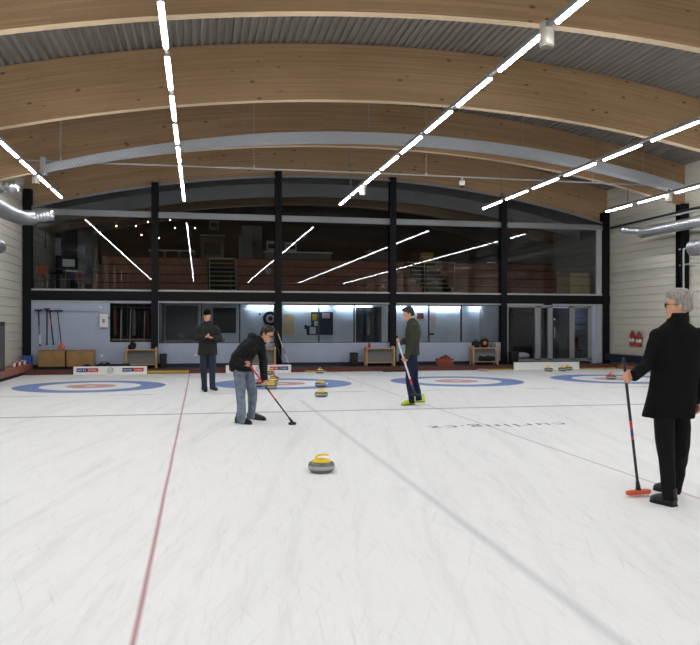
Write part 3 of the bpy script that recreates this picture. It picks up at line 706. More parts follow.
# ------------------------------------------------------------------ people
E_R = Vector((math.cos(YAW), -math.sin(YAW), 0)); E_A = Vector((math.sin(YAW), math.cos(YAW), 0)); UP = Vector((0, 0, 1))
def dirv(r, a, u=0): return (E_R*r+E_A*a+UP*u).normalized()
def head_shapes(bm, c, face, up, k=1.0):
    face = face.normalized(); side = face.cross(up).normalized(); up = side.cross(face).normalized()
    def P_(f, s, u): return c+face*f*k+side*s*k+up*u*k
    # cranium + face + jaw
    secs = [(-.128, .030, .035, .045), (-.118, .046, .050, .040), (-.098, .057, .068, .030), (-.070, .064, .082, .012), (-.035, .071, .090, .002), (0, .076, .096, -.004), (.035, .078, .099, -.008), (.070, .075, .094, -.010), (.098, .062, .078, -.012), (.118, .038, .050, -.014), (.127, .012, .018, -.014)]
    loft(bm, [(P_(f, 0, u), side*a*k, face*b*k) for u, a, b, f in secs], 24, 2.1)
    # brow, nose, lips, chin, ears
    ell(bm, P_(.082, 0, .022), (side*.050*k, face*.014*k, up*.011*k))
    loft(bm, [(P_(.082, 0, .012), side*.008*k, face*.010*k), (P_(.093, 0, -.008), side*.010*k, face*.013*k), (P_(.103, 0, -.026), side*.014*k, face*.016*k), (P_(.094, 0, -.036), side*.015*k, face*.012*k)], 10)
    ell(bm, P_(.086, 0, -.058), (side*.024*k, face*.010*k, up*.006*k)); ell(bm, P_(.084, 0, -.069), (side*.021*k, face*.010*k, up*.007*k))
    ell(bm, P_(.074, 0, -.100), (side*.026*k, face*.018*k, up*.018*k))
    for s in (-1, 1):
        ell(bm, P_(.045, s*.048, -.030), (side*.022*k, face*.024*k, up*.022*k))
        ell(bm, P_(-.008, s*.079, -.012), (side*.009*k, face*.018*k, up*.032*k))
    return P_, side, up, face
def hand_shapes(bm, wrist, f, n, thumb, curl=.3, k=1.0, spread=.0):
    "f towards the fingers, n out of the palm, thumb = side vector the thumb is on"
    f = f.normalized(); n = (n-f*n.dot(f)).normalized(); s = f.cross(n).normalized()
    if s.dot(thumb) < 0: s = -s
    wrist = Vector(wrist)
    loft(bm, [(wrist-f*.02*k, s*.026*k, n*.020*k), (wrist+f*.01*k, s*.030*k, n*.018*k), (wrist+f*.045*k, s*.041*k, n*.016*k), (wrist+f*.085*k, s*.042*k, n*.014*k), (wrist+f*.096*k, s*.038*k, n*.010*k)], 14, 2.6)
    for i, (o, ln) in enumerate(((.031, .92), (.0105, 1.0), (-.0105, .93), (-.031, .74))):
        p = wrist+f*(.088-.006*abs(i-1))*k+s*o*k; pts = [p-f*.015*k]; a = curl*.35; pts.append(p)
        for j, sl in enumerate((.044, .028, .022)):
            a += curl*(1.0, 1.15, .8)[j] if j else curl*.75
            p = p+(f*math.cos(a)+n*math.sin(a)+s*o*spread*4)*sl*ln*k; pts.append(p)
        tube(bm, pts, [.0095*k, .0098*k, .0090*k, .0082*k, .0070*k], 8, True)
    p = wrist+f*.022*k+s*.026*k+n*.006*k; d1 = (f*.65+s*.62+n*.35).normalized(); d2 = (f*.85+s*.15+n*(.3+curl*.4)).normalized(); d3 = (f*.8-s*.15+n*(.35+curl*.6)).normalized()
    tube(bm, [p, p+d1*.040*k, p+d1*.040*k+d2*.034*k, p+d1*.040*k+d2*.034*k+d3*.026*k], [.016*k, .0125*k, .0108*k, .0085*k], 9, True)
def grip_wrist(P, f, n, k=1.0):
    f = f.normalized(); n = (n-f*n.dot(f)).normalized(); return Vector(P)-f*.085*k-n*.028*k
def shoe(name, heel, toe, m, parent, sole=None, k=1.0, boot=.09, lift=0):
    heel, toe = Vector(heel), Vector(toe); d = toe-heel; d.z = 0; L_ = d.length; d.normalize(); s = d.cross(UP); z0 = heel.z+lift
    bm = BM(); c = lambda t, z: Vector((heel.x, heel.y, z0))+d*L_*t+UP*z
    secs = [(.02, .050, .034, .046), (.08, .058, .042, .058), (.22, .062, .046, .062), (.38, .058, .044, .058), (.55, .050, .048, .048), (.75, .042, .052, .040), (.90, .034, .044, .032), (1.0, .026, .024, .020)]
    loft(bm, [(c(t, z), s*a, UP*b) for t, z, a, b in secs], 16, 2.3)
    loft(bm, [(c(.20, .05), s*.046, d*.066), (c(.21, .09), s*.044, d*.060), (c(.22, .09+boot*.75), s*.046, d*.058)], 14)
    b2 = solid(bm, .008, 3)
    for v in b2.verts: v.co.z = max(v.co.z, z0+.008)
    o = obj(name, b2, m, parent, 'all')
    bm = BM(); loft(bm, [(c(t, .007), s*a*1.06, d*.001) for t, z, a, b in secs], 4, 2, False) if False else None
    ring = [(t, a) for t, z, a, b in secs]
    lo_, hi_ = [], []
    outline = [c(t, 0)+s*a for t, a in ring]+[c(t, 0)-s*a for t, a in reversed(ring)]
    lo_ = [bm.verts.new(q) for q in outline]; hi_ = [bm.verts.new(q+UP*.016) for q in outline]
    bm.faces.new(lo_[::-1]); bm.faces.new(hi_)
    for i in range(len(lo_)): bm.faces.new((lo_[i], lo_[(i+1) % len(lo_)], hi_[(i+1) % len(lo_)], hi_[i]))
    obj('sole', bm, M[sole or 'rubber'], o)
    return o
def limb(bm, pts, rad, n=14):
    tube(bm, pts, rad, n, True)
def spline(pts, k=4):
    out = []; P_ = [Vector(p) for p in pts]
    for i in range(len(P_)-1):
        p0, p1, p2, p3 = P_[max(i-1, 0)], P_[i], P_[i+1], P_[min(i+2, len(P_)-1)]
        for j in range(k):
            t = j/k; out.append(.5*((2*p1)+(-p0+p2)*t+(2*p0-5*p1+4*p2-p3)*t*t+(-p0+3*p1-3*p2+p3)*t**3))
    return out+[P_[-1]]
def person(label, base, head_c, face, hup, neck, sh, el, ha, hand_spec, spine, hipj, kn, an, feet, mats, hair, extras, k=1.0, leg_r=(.088, .066, .052), sleeve=(.068, .056, .046), torso=None, collar=None, trouser_hem=None, shoe_k=None, vox=.011):
    t = thing('person', label, 'person', base)
    # continuous body
    bm = BM(); P_, side, up, fc = head_shapes(bm, head_c, face, hup, k)
    limb(bm, [neck, (neck+P_(-.01, 0, -.05))/2, P_(-.005, 0, -.06)], [.064*k, .055*k, .054*k])
    ax = (neck-Vector(spine[-1][0])).normalized()
    for i in (0, 1):
        limb(bm, [sh[i]-ax*.05, el[i]], [.034, .034]); limb(bm, [el[i], (el[i]*.6+ha[i][0]*.4), ha[i][0]], [.040, .039, .026])
        limb(bm, [hipj[i], kn[i]], [.060, .042]); limb(bm, [kn[i], an[i]], [.040, .030]); 
        limb(bm, [an[i], an[i]+(Vector(feet[i][1])-Vector(feet[i][0])).normalized()*.04-UP*.05], [.024, .02])
        limb(bm, [neck-ax*.08, sh[i]-ax*.06], [.042, .034])
        limb(bm, [spine[-1][0], hipj[i]], [.08, .07])
        w_, f_, n_, th, cu = ha[i]; hand_shapes(bm, w_, f_, n_, th, cu, k)
    loft(bm, [(c-(ax*.06 if q == 0 else ax*0), Vector(a)*.62, Vector(b)*.62) for q, (c, a, b) in enumerate(spine)], 16)
    b2 = solid(bm, .0065*max(1, vox/.011), 2); obj('body', b2, mats['skin'], t, 'all')
    # trousers
    bm = BM()
    for i in (0, 1):
        pts = spline([hipj[i]+UP*.03, (hipj[i]*.45+kn[i]*.55), kn[i], (kn[i]*.5+an[i]*.5), an[i]-UP*.062], 3); n_ = len(pts); a, b_, c_ = leg_r
        rr = [(a+(b_-a)*min(1, q/(n_*.5))) if q < n_*.5 else (b_+(c_-b_)*((q-n_*.5)/(n_*.5))) for q in range(n_)]
        tube(bm, pts, rr, 16)
    c, a, b = spine[-1]; c0, a0, b0 = spine[-2]
    loft(bm, [(Vector(c)+(Vector(c0)-Vector(c))*.6, Vector(a0)*.86, Vector(b0)*.86), (c, Vector(a)*.9, Vector(b)*.9), ((hipj[0]+hipj[1])/2-UP*.06, Vector(a)*.72, Vector(b)*.72)], 16)
    b2 = solid(bm, vox, 3, .011, 9); obj('trousers', b2, mats['trousers'], t, 'all')
    # jacket
    bm = BM(); loft(bm, torso or spine, 20, 2.3)
    for i in (0, 1):
        wr = ha[i][0]; fdir = (wr-el[i]).normalized(); s0, s1, s2 = sleeve
        mid = (Vector(spine[1][0])*.5+Vector(sh[i])*.5)
        ell(bm, sh[i]-UP*.01, (Vector((.078, 0, 0)), Vector((0, .078, 0)), UP*.07))
        tube(bm, [mid, sh[i]*.9+mid*.1, sh[i]*.75+el[i]*.25, sh[i]*.4+el[i]*.6, el[i], el[i]*.55+wr*.45, wr+fdir*.03], [s0*1.02, s0*1.05, s0, (s0+s1)/2, s1*1.05, s1*.98, s2], 16, False)
    if collar:
        for q in collar: tube(bm, q[0], q[1], 16)
    b2 = solid(bm, vox, 3, mats.get('wob', .012), 7); obj(mats.get('jname', 'jacket'), b2, mats['jacket'], t, 'all')
    for i in (0, 1): shoe('shoe', feet[i][0], feet[i][1], mats['shoe'], t, mats.get('sole'))
    # eyes
    for s in (-1, 1):
        bm = BM(); ell(bm, P_(.080, s*.031, .002), (side*.009*k, fc*.006*k, up*.0042*k), 10, 7); e = obj('eye', bm, mats['eye'], t, True)
        bm = BM(); ell(bm, P_(.083, s*.031, .015), (side*.020*k, fc*.006*k, up*.0035*k), 10, 5); obj('eyebrow', bm, mats['hair'], t, True)
    bm = BM(); ell(bm, P_(.093, 0, -.0635), (side*.022*k, fc*.006*k, up*.004*k), 10, 5); obj('lips', bm, mats['lip'], t, True)
    if hair: hair(t, P_, side, up, fc, k, mats)
    for e in extras: e(t, P_, side, up, fc, k)
    return t
M['eye'] = mat('dark_eye', (84, 66, 56), .2); M['lip'] = mat('lips', (168, 100, 88), .5)
def hair_short(t, P_, side, up, fc, k, mats, vol=.010, back=-.075, quiff=.0):
    bm = BM()
    secs = [(-.072, .052, .050, -.046), (-.050, .070, .068, -.036), (-.02, .079, .076, -.030), (.012, .083, .080, -.026), (.045, .086, .092, -.016), (.075, .083, .098, -.011), (.102, .070, .084, -.012), (.124, .046, .058, -.012), (.136, .016, .020, -.012)]
    loft(bm, [(P_(f-.004, 0, u+vol*.4), side*(a+vol*.3)*k, fc*(b+vol*.5)*k) for u, a, b, f in secs], 24, 2.15)
    if quiff: ell(bm, P_(.072, 0, .100), (side*.050*k, fc*.030*k, up*.024*k))
    for s in (-1, 1): ell(bm, P_(.018, s*.074, .012), (side*.008*k, fc*.012*k, up*.034*k))
    b2 = solid(bm, .007, 1, .006, 45); obj('hair', b2, mats['hair'], t, 'all')
def glasses(t, P_, side, up, fc, k, m='glassframe'):
    bm = BM()
    for s in (-1, 1):
        c = P_(.101, s*.033, -.002); pts = [c+side*.026*k*math.copysign(abs(math.cos(a))**.7, math.cos(a))+up*.018*k*math.copysign(abs(math.sin(a))**.7, math.sin(a)) for a in [2*PI*i/16 for i in range(17)]]
        tube(bm, pts, .0028*k, 6); tube(bm, [P_(.101, s*.059, .006), P_(.07, s*.082, .005), P_(-.01, s*.088, .0)], .0026*k, 6)
    tube(bm, [P_(.103, -.008, .002), P_(.106, 0, .005), P_(.103, .008, .002)], .0026*k, 6); g = obj('spectacles', bm, M[m], t, True)
    bm = BM()
    for s in (-1, 1): ell(bm, P_(.1005, s*.033, -.002), (side*.0245*k, fc*.001*k, up*.0165*k), 14, 5)
    obj('lenses', bm, M['clear'], g)

SK = dict(skin=M['skin'], eye=M['eye'], lip=M['lip'])
# --- man in black coat on the right, seen from behind
D4 = 6.72
J = lambda x, y, a=0: at(x, y, D=D4+a)
side_b = dirv(1, -.12)           # across his back, left to right
fwd_b = dirv(-.12, 1)
def sec(x, y, a, hw, hd): return (J(x, y, a), side_b*hw, fwd_b*hd)
torso4 = [sec(677, 322, .02, .085, .07), sec(677, 327, .02, .15, .095), sec(677, 334, .02, .195, .115), sec(677, 350, .02, .205, .13), sec(675, 370, .02, .195, .125), sec(672, 392, .02, .195, .125), sec(669.5, 408, .02, .205, .13), sec(668, 417.5, .02, .213, .135)]
fL = at(625.0, 379, D=D4-.08)
gl_f = dirv(-.75, .3, -.35); gl_n = dirv(-.2, -.9, -.1)
wL = grip_wrist(fL, dirv(-.85, .25, -.30), dirv(.1, -1, -.1))
wR = J(699, 401, .0)
person('person from behind in long black coat and black trousers, holding an orange-headed broom', (at(664, 503, Z=0).x, at(664, 503, Z=0).y, 0),
       J(677.8, 304.5, .0), dirv(-.93, .30, -.05), UP, J(677, 322, .0),
       [J(657.5, 335, .03), J(698, 334, .0)], [J(648, 364, .03), J(704, 371, .06)],
       [(wL, dirv(-.85, .25, -.30), dirv(.1, -1, -.1), UP, 1.25), (wR, dirv(-.15, 0, -1), dirv(-1, -.1, 0), dirv(-.1, 1), .5)], None,
       [(J(677, 326, .02), side_b*.17, fwd_b*.1), (J(677, 345, .02), side_b*.185, fwd_b*.12), (J(674, 385, .02), side_b*.17, fwd_b*.11), (J(672, 405, .02), side_b*.175, fwd_b*.12)],
       [J(663, 410, .0), J(680.5, 410, .06)], [at(666, 453, D=6.66), at(681, 452, D=6.82)], [at(669.5, 494, D=6.60), at(675, 484.5, D=7.0)],
       [(at(676.0, 507, Z=0), at(651, 501.0, Z=0)), (at(678.5, 495, Z=0), at(654.5, 489.3, Z=0))],
       dict(SK, trousers=M['btrouser'], jacket=M['coat'], shoe=M['bshoe'], hair=M['hair_g'], jname='long_coat', wob=.010),
       lambda *a: hair_short(*a, vol=.02), [glasses], k=1.02, torso=torso4, leg_r=(.090, .072, .056), sleeve=(.070, .060, .050),
       collar=[([J(677, 326, .02), J(677.5, 319, .0), J(678.3, 312.5, -.01)], [.10, .080, .077])])
def sl(x, y, d): return at(x, y, D=d)
top4, foot4 = sl(623.6, 359, D4-.08), sl(638.4, 493.2, 0+1201/171.5)
foot4 = at(638.4, 493.0, D=6.98); foot4.z = .055
t = broom('tall black curling broom with an orange oval head, held by the man in black coat', top4, foot4, dirv(.97, .35), [(0, .455, 'carbon'), (.455, .52, 'redshaft'), (.52, .575, 'logoblue'), (.575, .60, 'redshaft'), (.60, 1, 'carbon')], 'orangepad', 'orangepad', .27, .013)

# --- bending sweeper
D2 = 12.05
J = lambda x, y, a=0: at(x, y, D=D2+a)
fw = dirv(.88, -.30)      # direction he leans and faces
sd = dirv(.30, .88)       # his left side, away from the camera
def sec2(x, y, a, hw, hd, tdir): return (J(x, y, a), sd*hw, tdir*hd)
ta = dirv(.75, -.2, -.55); tb = dirv(.80, -.2, -.35)
torso2 = [sec2(262.5, 339, .0, .08, .07, ta), sec2(259.5, 340, .0, .15, .105, ta), sec2(254.5, 342.5, .0, .195, .125, ta), sec2(248, 349, .0, .205, .135, ta), sec2(242, 358, .0, .20, .155, tb), sec2(240.5, 365, .0, .205, .165, dirv(.95, -.2, -.15)), sec2(242.5, 371.5, .0, .205, .17, dirv(.95, -.2, .0))]
hB = J(264.3, 383.5, -.05); hA = J(248.3, 363.8, -.28)
broomd = (at(292.3, 423.2, Z=.03)-hA).normalized()
fA = dirv(.75, .25, .25); nA = dirv(.2, .85, -.6)
fB = dirv(.35, -.35, -.85); nB = dirv(.7, -.6, .2)
nA = (nA-fA*nA.dot(fA)).normalized()
wA = grip_wrist(hA, fA, nA); wB = J(264.3, 377.5, .02)
foot2 = at(292.3, 422.2, Z=.04)
top2 = J(245.6, 359.5, -.30); 
def on_line(s): return top2+(foot2-top2)*s
sB = .40; hB = on_line(.395); wB = grip_wrist(hB, dirv(.15, -.2, -.95), dirv(-.2, -.9, .15))
hA = on_line(.075); wA = grip_wrist(hA, dirv(.8, .3, .15), dirv(.3, -.8, -.4))
person('person in black jacket and faded blue jeans, bending forward to sweep with a broom', (at(248, 421.5, Z=0).x, at(248, 421.5, Z=0).y, 0),
       J(267.0, 333.6, -.04), dirv(.74, -.34, -.42), dirv(.42, -.2, .85), J(261.5, 339.5, .0),
       [J(251.5, 344, -.19), J(259.5, 344, .19)], [J(234.6, 357.5, -.26), J(263.5, 361, .10)],
       [(wA, dirv(.8, .3, .15), dirv(.3, -.8, -.4), dirv(0, -.3, 1), 1.2), (wB, dirv(.15, -.2, -.95), dirv(-.2, -.9, .15), dirv(1, -.2, 0), 1.2)], None,
       [(J(258, 341, .0), sd*.17, ta*.1), (J(250, 348, .0), sd*.18, ta*.12), (J(243, 358, .0), sd*.165, tb*.13), (J(243, 368, .0), sd*.165, dirv(1, -.2)*.14)],
       [J(238.5, 369, -.10), J(247.5, 371, .10)], [J(241, 394.5, -.10), J(252.8, 394, .12)], [J(241.4, 419.3, -.16), J(251.2, 414.5, .18)],
       [(at(235.8, 422.4, Z=0), at(251.2, 424.6, Z=0)), (at(247.4, 418.2, Z=0), at(265.2, 420.6, Z=0))],
       dict(SK, trousers=M['jeans'], jacket=M['jacket'], shoe=M['bshoe'], hair=M['hair_d'], wob=.016),
       lambda *a: hair_short(*a, vol=.008, quiff=1), [glasses], k=1.0, torso=torso2, leg_r=(.098, .076, .060), sleeve=(.080, .066, .050),
       collar=[([J(259.5, 341, .0), J(261.8, 339, 0), J(262.8, 337.6, 0)], [.11, .092, .086]), ([J(253.5, 338.5, -.09), J(251.5, 336.5, 0), J(255.5, 337, .10)], [.05, .075, .05])], vox=.012)
broom('black curling broom with red bands, head on the ice in front of the bending man', top2, foot2, dirv(.9, .3), [(0, .10, 'carbon'), (.10, .34, 'redshaft'), (.34, .52, 'carbon'), (.52, .62, 'redshaft'), (.62, 1, 'carbon')], 'pad', 'blackpl', .12, .013)

# --- man with phone
D1 = 17.72
J = lambda x, y, a=0: at(x, y, D=D1+a)
sr = dirv(1, 0); ft = dirv(0, -1)
def sec1(x, y, hw, hd): return (J(x, y), sr*hw, ft*hd)
torso1 = [sec1(207.5, 322.6, .09, .08), sec1(207.5, 325, .17, .11), sec1(207.8, 328.5, .215, .13), sec1(208, 336, .225, .145), sec1(208, 343, .215, .15), sec1(208, 349, .22, .15), sec1(207.7, 355.0, .225, .15)]
wl, wr = J(205.2, 336.6, -.28), J(212.6, 337.6, -.29)
ph = J(210.4, 334.4, -.40)
person('person in black knit hat and dark green parka, looking down at a phone', (at(208.5, 391, Z=0).x, at(208.5, 391, Z=0).y, 0),
       J(207.2, 315.6, -.03), dirv(.02, -.95, -.20), dirv(0, -.2, .95), J(207.4, 323.5, .0),
       [J(199.8, 328), J(216.0, 328)], [J(196.6, 339.0, -.02), J(219.8, 339.3, -.02)],
       [(wl, dirv(.9, -.45, .05), dirv(-.1, -.5, .8), dirv(0, -1, .2), .65), (wr, dirv(-.8, -.6, .05), dirv(.1, -.4, .85), dirv(0, -.6, .8), .65)], None,
       [(J(207.6, 327), sr*.17, ft*.1), (J(207.8, 334), sr*.18, ft*.12), (J(208, 345), sr*.165, ft*.12), (J(208, 351), sr*.17, ft*.12)],
       [J(203.9, 352), J(211.9, 352)], [J(203.6, 370, -.02), J(212.6, 370, -.02)], [J(204.6, 387.2), J(212.4, 386.8)],
       [(at(205.2, 389.6, Z=0), at(205.6, 392.0, Z=0)), (at(211.2, 388.6, Z=0), at(216.5, 390.6, Z=0))],
       dict(SK, trousers=M['djeans'], jacket=M['parka'], shoe=M['bshoe'], hair=M['hair_d'], jname='parka', wob=.016),
       None, [], k=1.0, torso=torso1, leg_r=(.098, .078, .064), sleeve=(.088, .078, .058), collar=[([J(207.5, 326), J(207.4, 323.2), J(207.3, 321.0)], [.12, .105, .100])], vox=.014)
pp = S.objects['person.002'] if 'person.002' in S.objects else None
hc, fc, hu = J(207.2, 315.6, -.03), dirv(.02, -.95, -.20), dirv(0, -.2, .95)
sdv = fc.cross(hu).normalized(); hu = sdv.cross(fc).normalized()
bm = BM(); loft(bm, [(hc+hu*u+fc*f_, sdv*a, fc*b) for u, a, b, f_ in ((.040, .086, .106, -.008), (.055, .088, .107, -.010), (.085, .084, .102, -.012), (.115, .070, .086, -.014), (.14, .046, .058, -.016), (.152, .015, .018, -.016))], 22)
hat = obj('knit_hat', bm, M['knit'], pp, 'all')
bm = BM(); loft(bm, [(hc+hu*u+fc*f_, sdv*a, fc*b) for u, a, b, f_ in ((.034, .089, .110, -.008), (.038, .093, .114, -.008), (.055, .093, .113, -.010), (.06, .089, .108, -.010))], 22); obj('hat_cuff', bm, M['knit'], hat, 'all')
t = thing('mobile_phone', 'black mobile phone held in front of the parka', 'phone', tuple(ph))
R_ = Matrix((tuple(sr), tuple(dirv(0, .55, .83)), tuple(dirv(0, -.83, .55)))).transposed()
bm = BM(); box(bm, (ph.x-.036, ph.y-.075, ph.z-.004), (ph.x+.036, ph.y+.075, ph.z+.004), R_); obj('case', bm, M['blackpl'], t, bevel=.003)
bm = BM(); q = ph+R_ @ Vector((0, 0, .0048)); box(bm, (q.x-.032, q.y-.070, q.z-.0004), (q.x+.032, q.y+.070, q.z+.0004), R_); obj('screen', bm, M['navy'], t)

# --- man in olive fleece, profile
D3 = 14.85
J = lambda x, y, a=0: at(x, y, D=D3+a)
fL3 = dirv(-1, -.10); sn = dirv(.1, -1)      # faces left; near side towards the camera
def sec3(x, y, hw, hd): return (J(x, y), sn*hw, fL3*hd)
torso3 = [sec3(411.2, 319.5, .075, .075), sec3(412.2, 321.5, .15, .10), sec3(413.2, 325, .195, .125), sec3(413.2, 332, .205, .145), sec3(412.6, 341, .19, .14), sec3(412.2, 349, .19, .135), sec3(411.8, 355, .195, .14)]
top3 = J(396.6, 336.5, -.08); foot3 = J(414.8, 394.0, -.34)
ln = lambda s: top3+(foot3-top3)*s
h1, h2 = ln(.085), ln(.425)
f1, n1 = dirv(-.85, -.1, .15), dirv(.2, -.9, .1)
f2, n2 = dirv(-.5, .1, -.85), dirv(-.5, .8, .2)
w2 = grip_wrist(h2, f2, n2); w1 = grip_wrist(h1, f1, n1)
person('person in olive fleece, navy trousers and neon yellow shoes, walking left with a white broom', (at(411, 404, Z=0).x, at(411, 404, Z=0).y, 0),
       J(408.3, 313.6, .0), dirv(-.93, -.14, -.30), dirv(-.28, 0, .95), J(411.0, 321, .0),
       [J(414.2, 325.5, -.19), J(413.0, 325.5, .19)], [J(413.6, 342.0, -.25), J(407.0, 339.5, .25)],
       [(w2, f2, n2, dirv(-.6, .5, .3), 1.1), (w1, f1, n1, dirv(-.3, 0, 1), 1.1)], None,
       [(J(412, 323), sn*.17, fL3*.1), (J(413, 332), sn*.18, fL3*.12), (J(412, 345), sn*.155, fL3*.11), (J(411.8, 355), sn*.16, fL3*.12)],
       [J(411.6, 355, -.09), J(412.4, 355, .09)], [J(409.2, 377.5, -.10), J(414.0, 377.5, .09)], [J(412.0, 400.2, -.12), J(419.0, 397.2, .10)],
       [(at(414.6, 404.6, Z=0), at(401.6, 405.4, Z=0)), (at(424.6, 402.0, Z=0), at(410.8, 402.6, Z=0))],
       dict(SK, trousers=M['ntrouser'], jacket=M['fleece'], shoe=M['neon'], hair=M['hair_d'], jname='fleece', wob=.014, sole='rubber'),
       lambda *a: hair_short(*a, vol=.012, quiff=1), [], k=1.03, torso=torso3, leg_r=(.098, .074, .058), sleeve=(.074, .062, .048),
       collar=[([J(412.0, 322), J(411.2, 319.8), J(410.8, 318.4)], [.09, .076, .073])], vox=.012)
broom('white curling broom with dark head, held upright by the man in olive fleece', top3, foot3, dirv(.95, -.2), [(0, .74, 'whiteshaft'), (.74, .84, 'redshaft'), (.84, 1, 'logoblue')], 'pad', 'navy', .2, .017)

# ------------------------------------------------------------------ things by the back wall
rk = thing('broom_rack', 'thin rail of hooks on the blue-grey wall left of the window', 'rack')
bm = BM(); box(bm, (-5.1, 25.935, 1.965), (-3.2, 25.97, 1.985)); obj('rail', bm, M['alu'], rk)
for x in (-5.0, -4.75, -4.45, -4.15, -3.85, -3.55, -3.3):
    bm = BM(); tube(bm, [(x, 25.94, 1.975), (x, 25.88, 1.96), (x, 25.87, 1.985)], .006, 6); obj('hook', bm, M['alu'], rk)
def hang(x, lab, top, bot, cols, hm='blackpl', dx=0, hl=.26, pad='pad'):
    return broom(lab, (x+dx, 25.86, bot), (x, 25.86, top), (1, 0, 0), cols, pad, hm, hl, .021)
hang(-5.06, 'leftmost broom hanging head up on the wall rack', 2.02, .86, [(0, .3, 'whiteshaft'), (.3, .55, 'greypanel'), (.55, 1, 'carbon')], dx=.05)
hang(-4.80, 'dark straight broom hanging second from left on the wall rack', 2.06, .90, [(0, .6, 'carbon'), (.6, 1, 'carbon')], hl=.2)
hang(-4.72, 'broom with pinkish grip hanging slanted, third from left on the wall rack', 2.00, .90, [(0, .55, 'carbon'), (.55, .75, 'redshaft'), (.75, 1, 'carbon')], dx=.12)
broom('broom with orange head standing below the wall rack', (-4.48, 25.90, 1.93), (-4.35, 25.84, .84), (1, 0, 0), [(0, 1, 'carbon')], 'orange', 'orange', .22, .014)
bm = BM(); loft(bm, [((-4.35, 25.84, .77), (.11, 0, 0), (0, .04, 0)), ((-4.35, 25.84, .86), (.05, 0, 0), (0, .035, 0)), ((-4.35, 25.84, .93), (.03, 0, 0), (0, .025, 0))], 14); tag(obj('orange_cone', bm, M['orange'], smooth=True), 'small orange cone holding the broom on the wooden box', 'cone')
bm = BM(); box(bm, (-4.58, 25.87, 1.96), (-4.32, 25.93, 2.01)); tag(obj('brush_bar', bm, M['blackpl'], bevel=.01), 'short dark brush hung on the rack above the orange-headed broom', 'brush')
for x0, x1, lab in ((-4.97, -4.17, 'left of two brown wooden boxes against the back wall'), (-4.12, -3.30, 'right of two brown wooden boxes against the back wall')):
    t = thing('wooden_box', lab, 'box', ((x0+x1)/2, 25.6, .12), 'brown wooden boxes'); h_ = (x1-x0)/2
    bm = BM(); box(bm, (-h_, -.24, .08), (h_, .24, .60)); obj('body', bm, M['brownbox'], t, bevel=.008)
    bm = BM(); box(bm, (-h_-.005, -.25, .56), (h_+.005, .25, .60)); obj('lid', bm, M['brownbox'], t, bevel=.006)
    bm = BM(); box(bm, (-h_+.03, -.2, 0), (h_-.03, .2, .08)); obj('plinth', bm, M['rubber'], t)
t = thing('wall_box', 'small white box on the wall beside the small window', 'box', (-3.05, 25.95, 1.66))
bm = BM(); box(bm, (-.13, -.10, -.22), (.13, .02, .22)); obj('housing', bm, M['white'], t, bevel=.02)
bm = BM(); box(bm, (-.035, -.104, -.06), (.035, -.10, .06)); obj('display', bm, M['greypanel'], t)
bm = BM(); tube(bm, [(.13, -.03, .1), (.22, 0, .1)], .02, 6); obj('cable', bm, M['rubber'], t)
bm = BM(); box(bm, (-3.2, 25.955, 2.08), (-3.12, 25.97, 2.14)); tag(obj('wall_sensor', bm, M['white']), 'tiny white sensor high on the blue-grey wall', 'sensor')
for x, lab in ((-3.12, 'white wall socket below the small white box'), (-.10, 'left white wall socket left of the man with the phone'), (.02, 'right white wall socket left of the man with the phone')):
    bm = BM(); box(bm, (x-.04, 25.955, .48), (x+.04, 25.97, .56)); tag(obj('wall_socket', bm, M['white'], bevel=.004), lab, 'socket', 'wall sockets')
# left ledge things
t = thing('dark_cabinet', 'tall dark grey panel at the left photo edge on the ledge', 'cabinet', (-5.12, 20.9, .30))
bm = BM(); box(bm, (-.12, -.8, 0), (.02, .85, 1.32)); obj('body', bm, M['rail'], t, bevel=.01)
bm = BM(); box(bm, (-.10, -.7, .08), (.03, .78, 1.2)); obj('door', bm, mat('dark_door', (70, 72, 74), .5), t, bevel=.01)
bm = BM(); box(bm, (-5.40, 25.25, .30), (-5.17, 25.55, .56)); box(bm, (-5.415, 25.235, .52), (-5.155, 25.565, .56)); tag(obj('blue_crate', bm, M['blue'], bevel=.01), 'blue plastic crate on the far end of the left ledge', 'crate')
cc = ['white', 'redpl', 'white', 'darkred', 'white']
for i in range(5):
    y = 23.6+i*.33; t = thing('drinks_cup', ['white cup nearest the dark panel on the left ledge', 'red cup second in the row on the left ledge', 'white cup in the middle of the left ledge row', 'dark red cup fourth in the left ledge row', 'white cup next to the blue crate'][i], 'cup', (-5.29, y, .30), 'cups on the left ledge')
    bm = BM(); lathe(bm, [(.04, 0), (.045, .01), (.058, .12), (.06, .13), (.05, .128)], n=16); obj('cup_body', bm, M[cc[i]], t, True)
    bm = BM(); lathe(bm, [(.06, .126), (.063, .135), (.055, .148), (.02, .148)], n=16); obj('lid', bm, M[['redpl', 'white', 'navy', 'white', 'redpl'][i]], t, True)

def bench_table(x0, x1, y, label, topz=.74):
    t = thing('bench_table', label, 'table', ((x0+x1)/2, y, .12), 'wooden framed tables by the back wall'); h_ = (x1-x0)/2
    for sx in (-1, 1):
        for sy in (-.14, .16):
            bm = BM(); box(bm, (sx*h_-.03, sy-.025, 0), (sx*h_+.03, sy+.025, topz-.06)); obj('leg', bm, M['wood'], t, bevel=.005)
    bm = BM(); box(bm, (-h_-.02, -.17, topz-.16), (h_+.02, .19, topz-.125)); obj('tabletop', bm, M['wood'], t, bevel=.005)
    bm = BM(); box(bm, (-h_+.03, -.02, .12), (h_-.03, .0, topz-.16)); obj('back_panel', bm, M['greypanel'], t)
    bm = BM(); box(bm, (-h_+.03, -.15, .10), (h_-.03, .17, .125)); obj('lower_shelf', bm, M['wood'], t)
    return t
bench_table(-2.30, -1.36, 25.60, 'wooden framed table under the small window with a black bag on top')
bench_table(1.72, 2.52, 25.60, 'wooden framed table behind the bending man')
bench_table(5.68, 6.66, 25.60, 'wooden framed table left of the man in olive fleece')
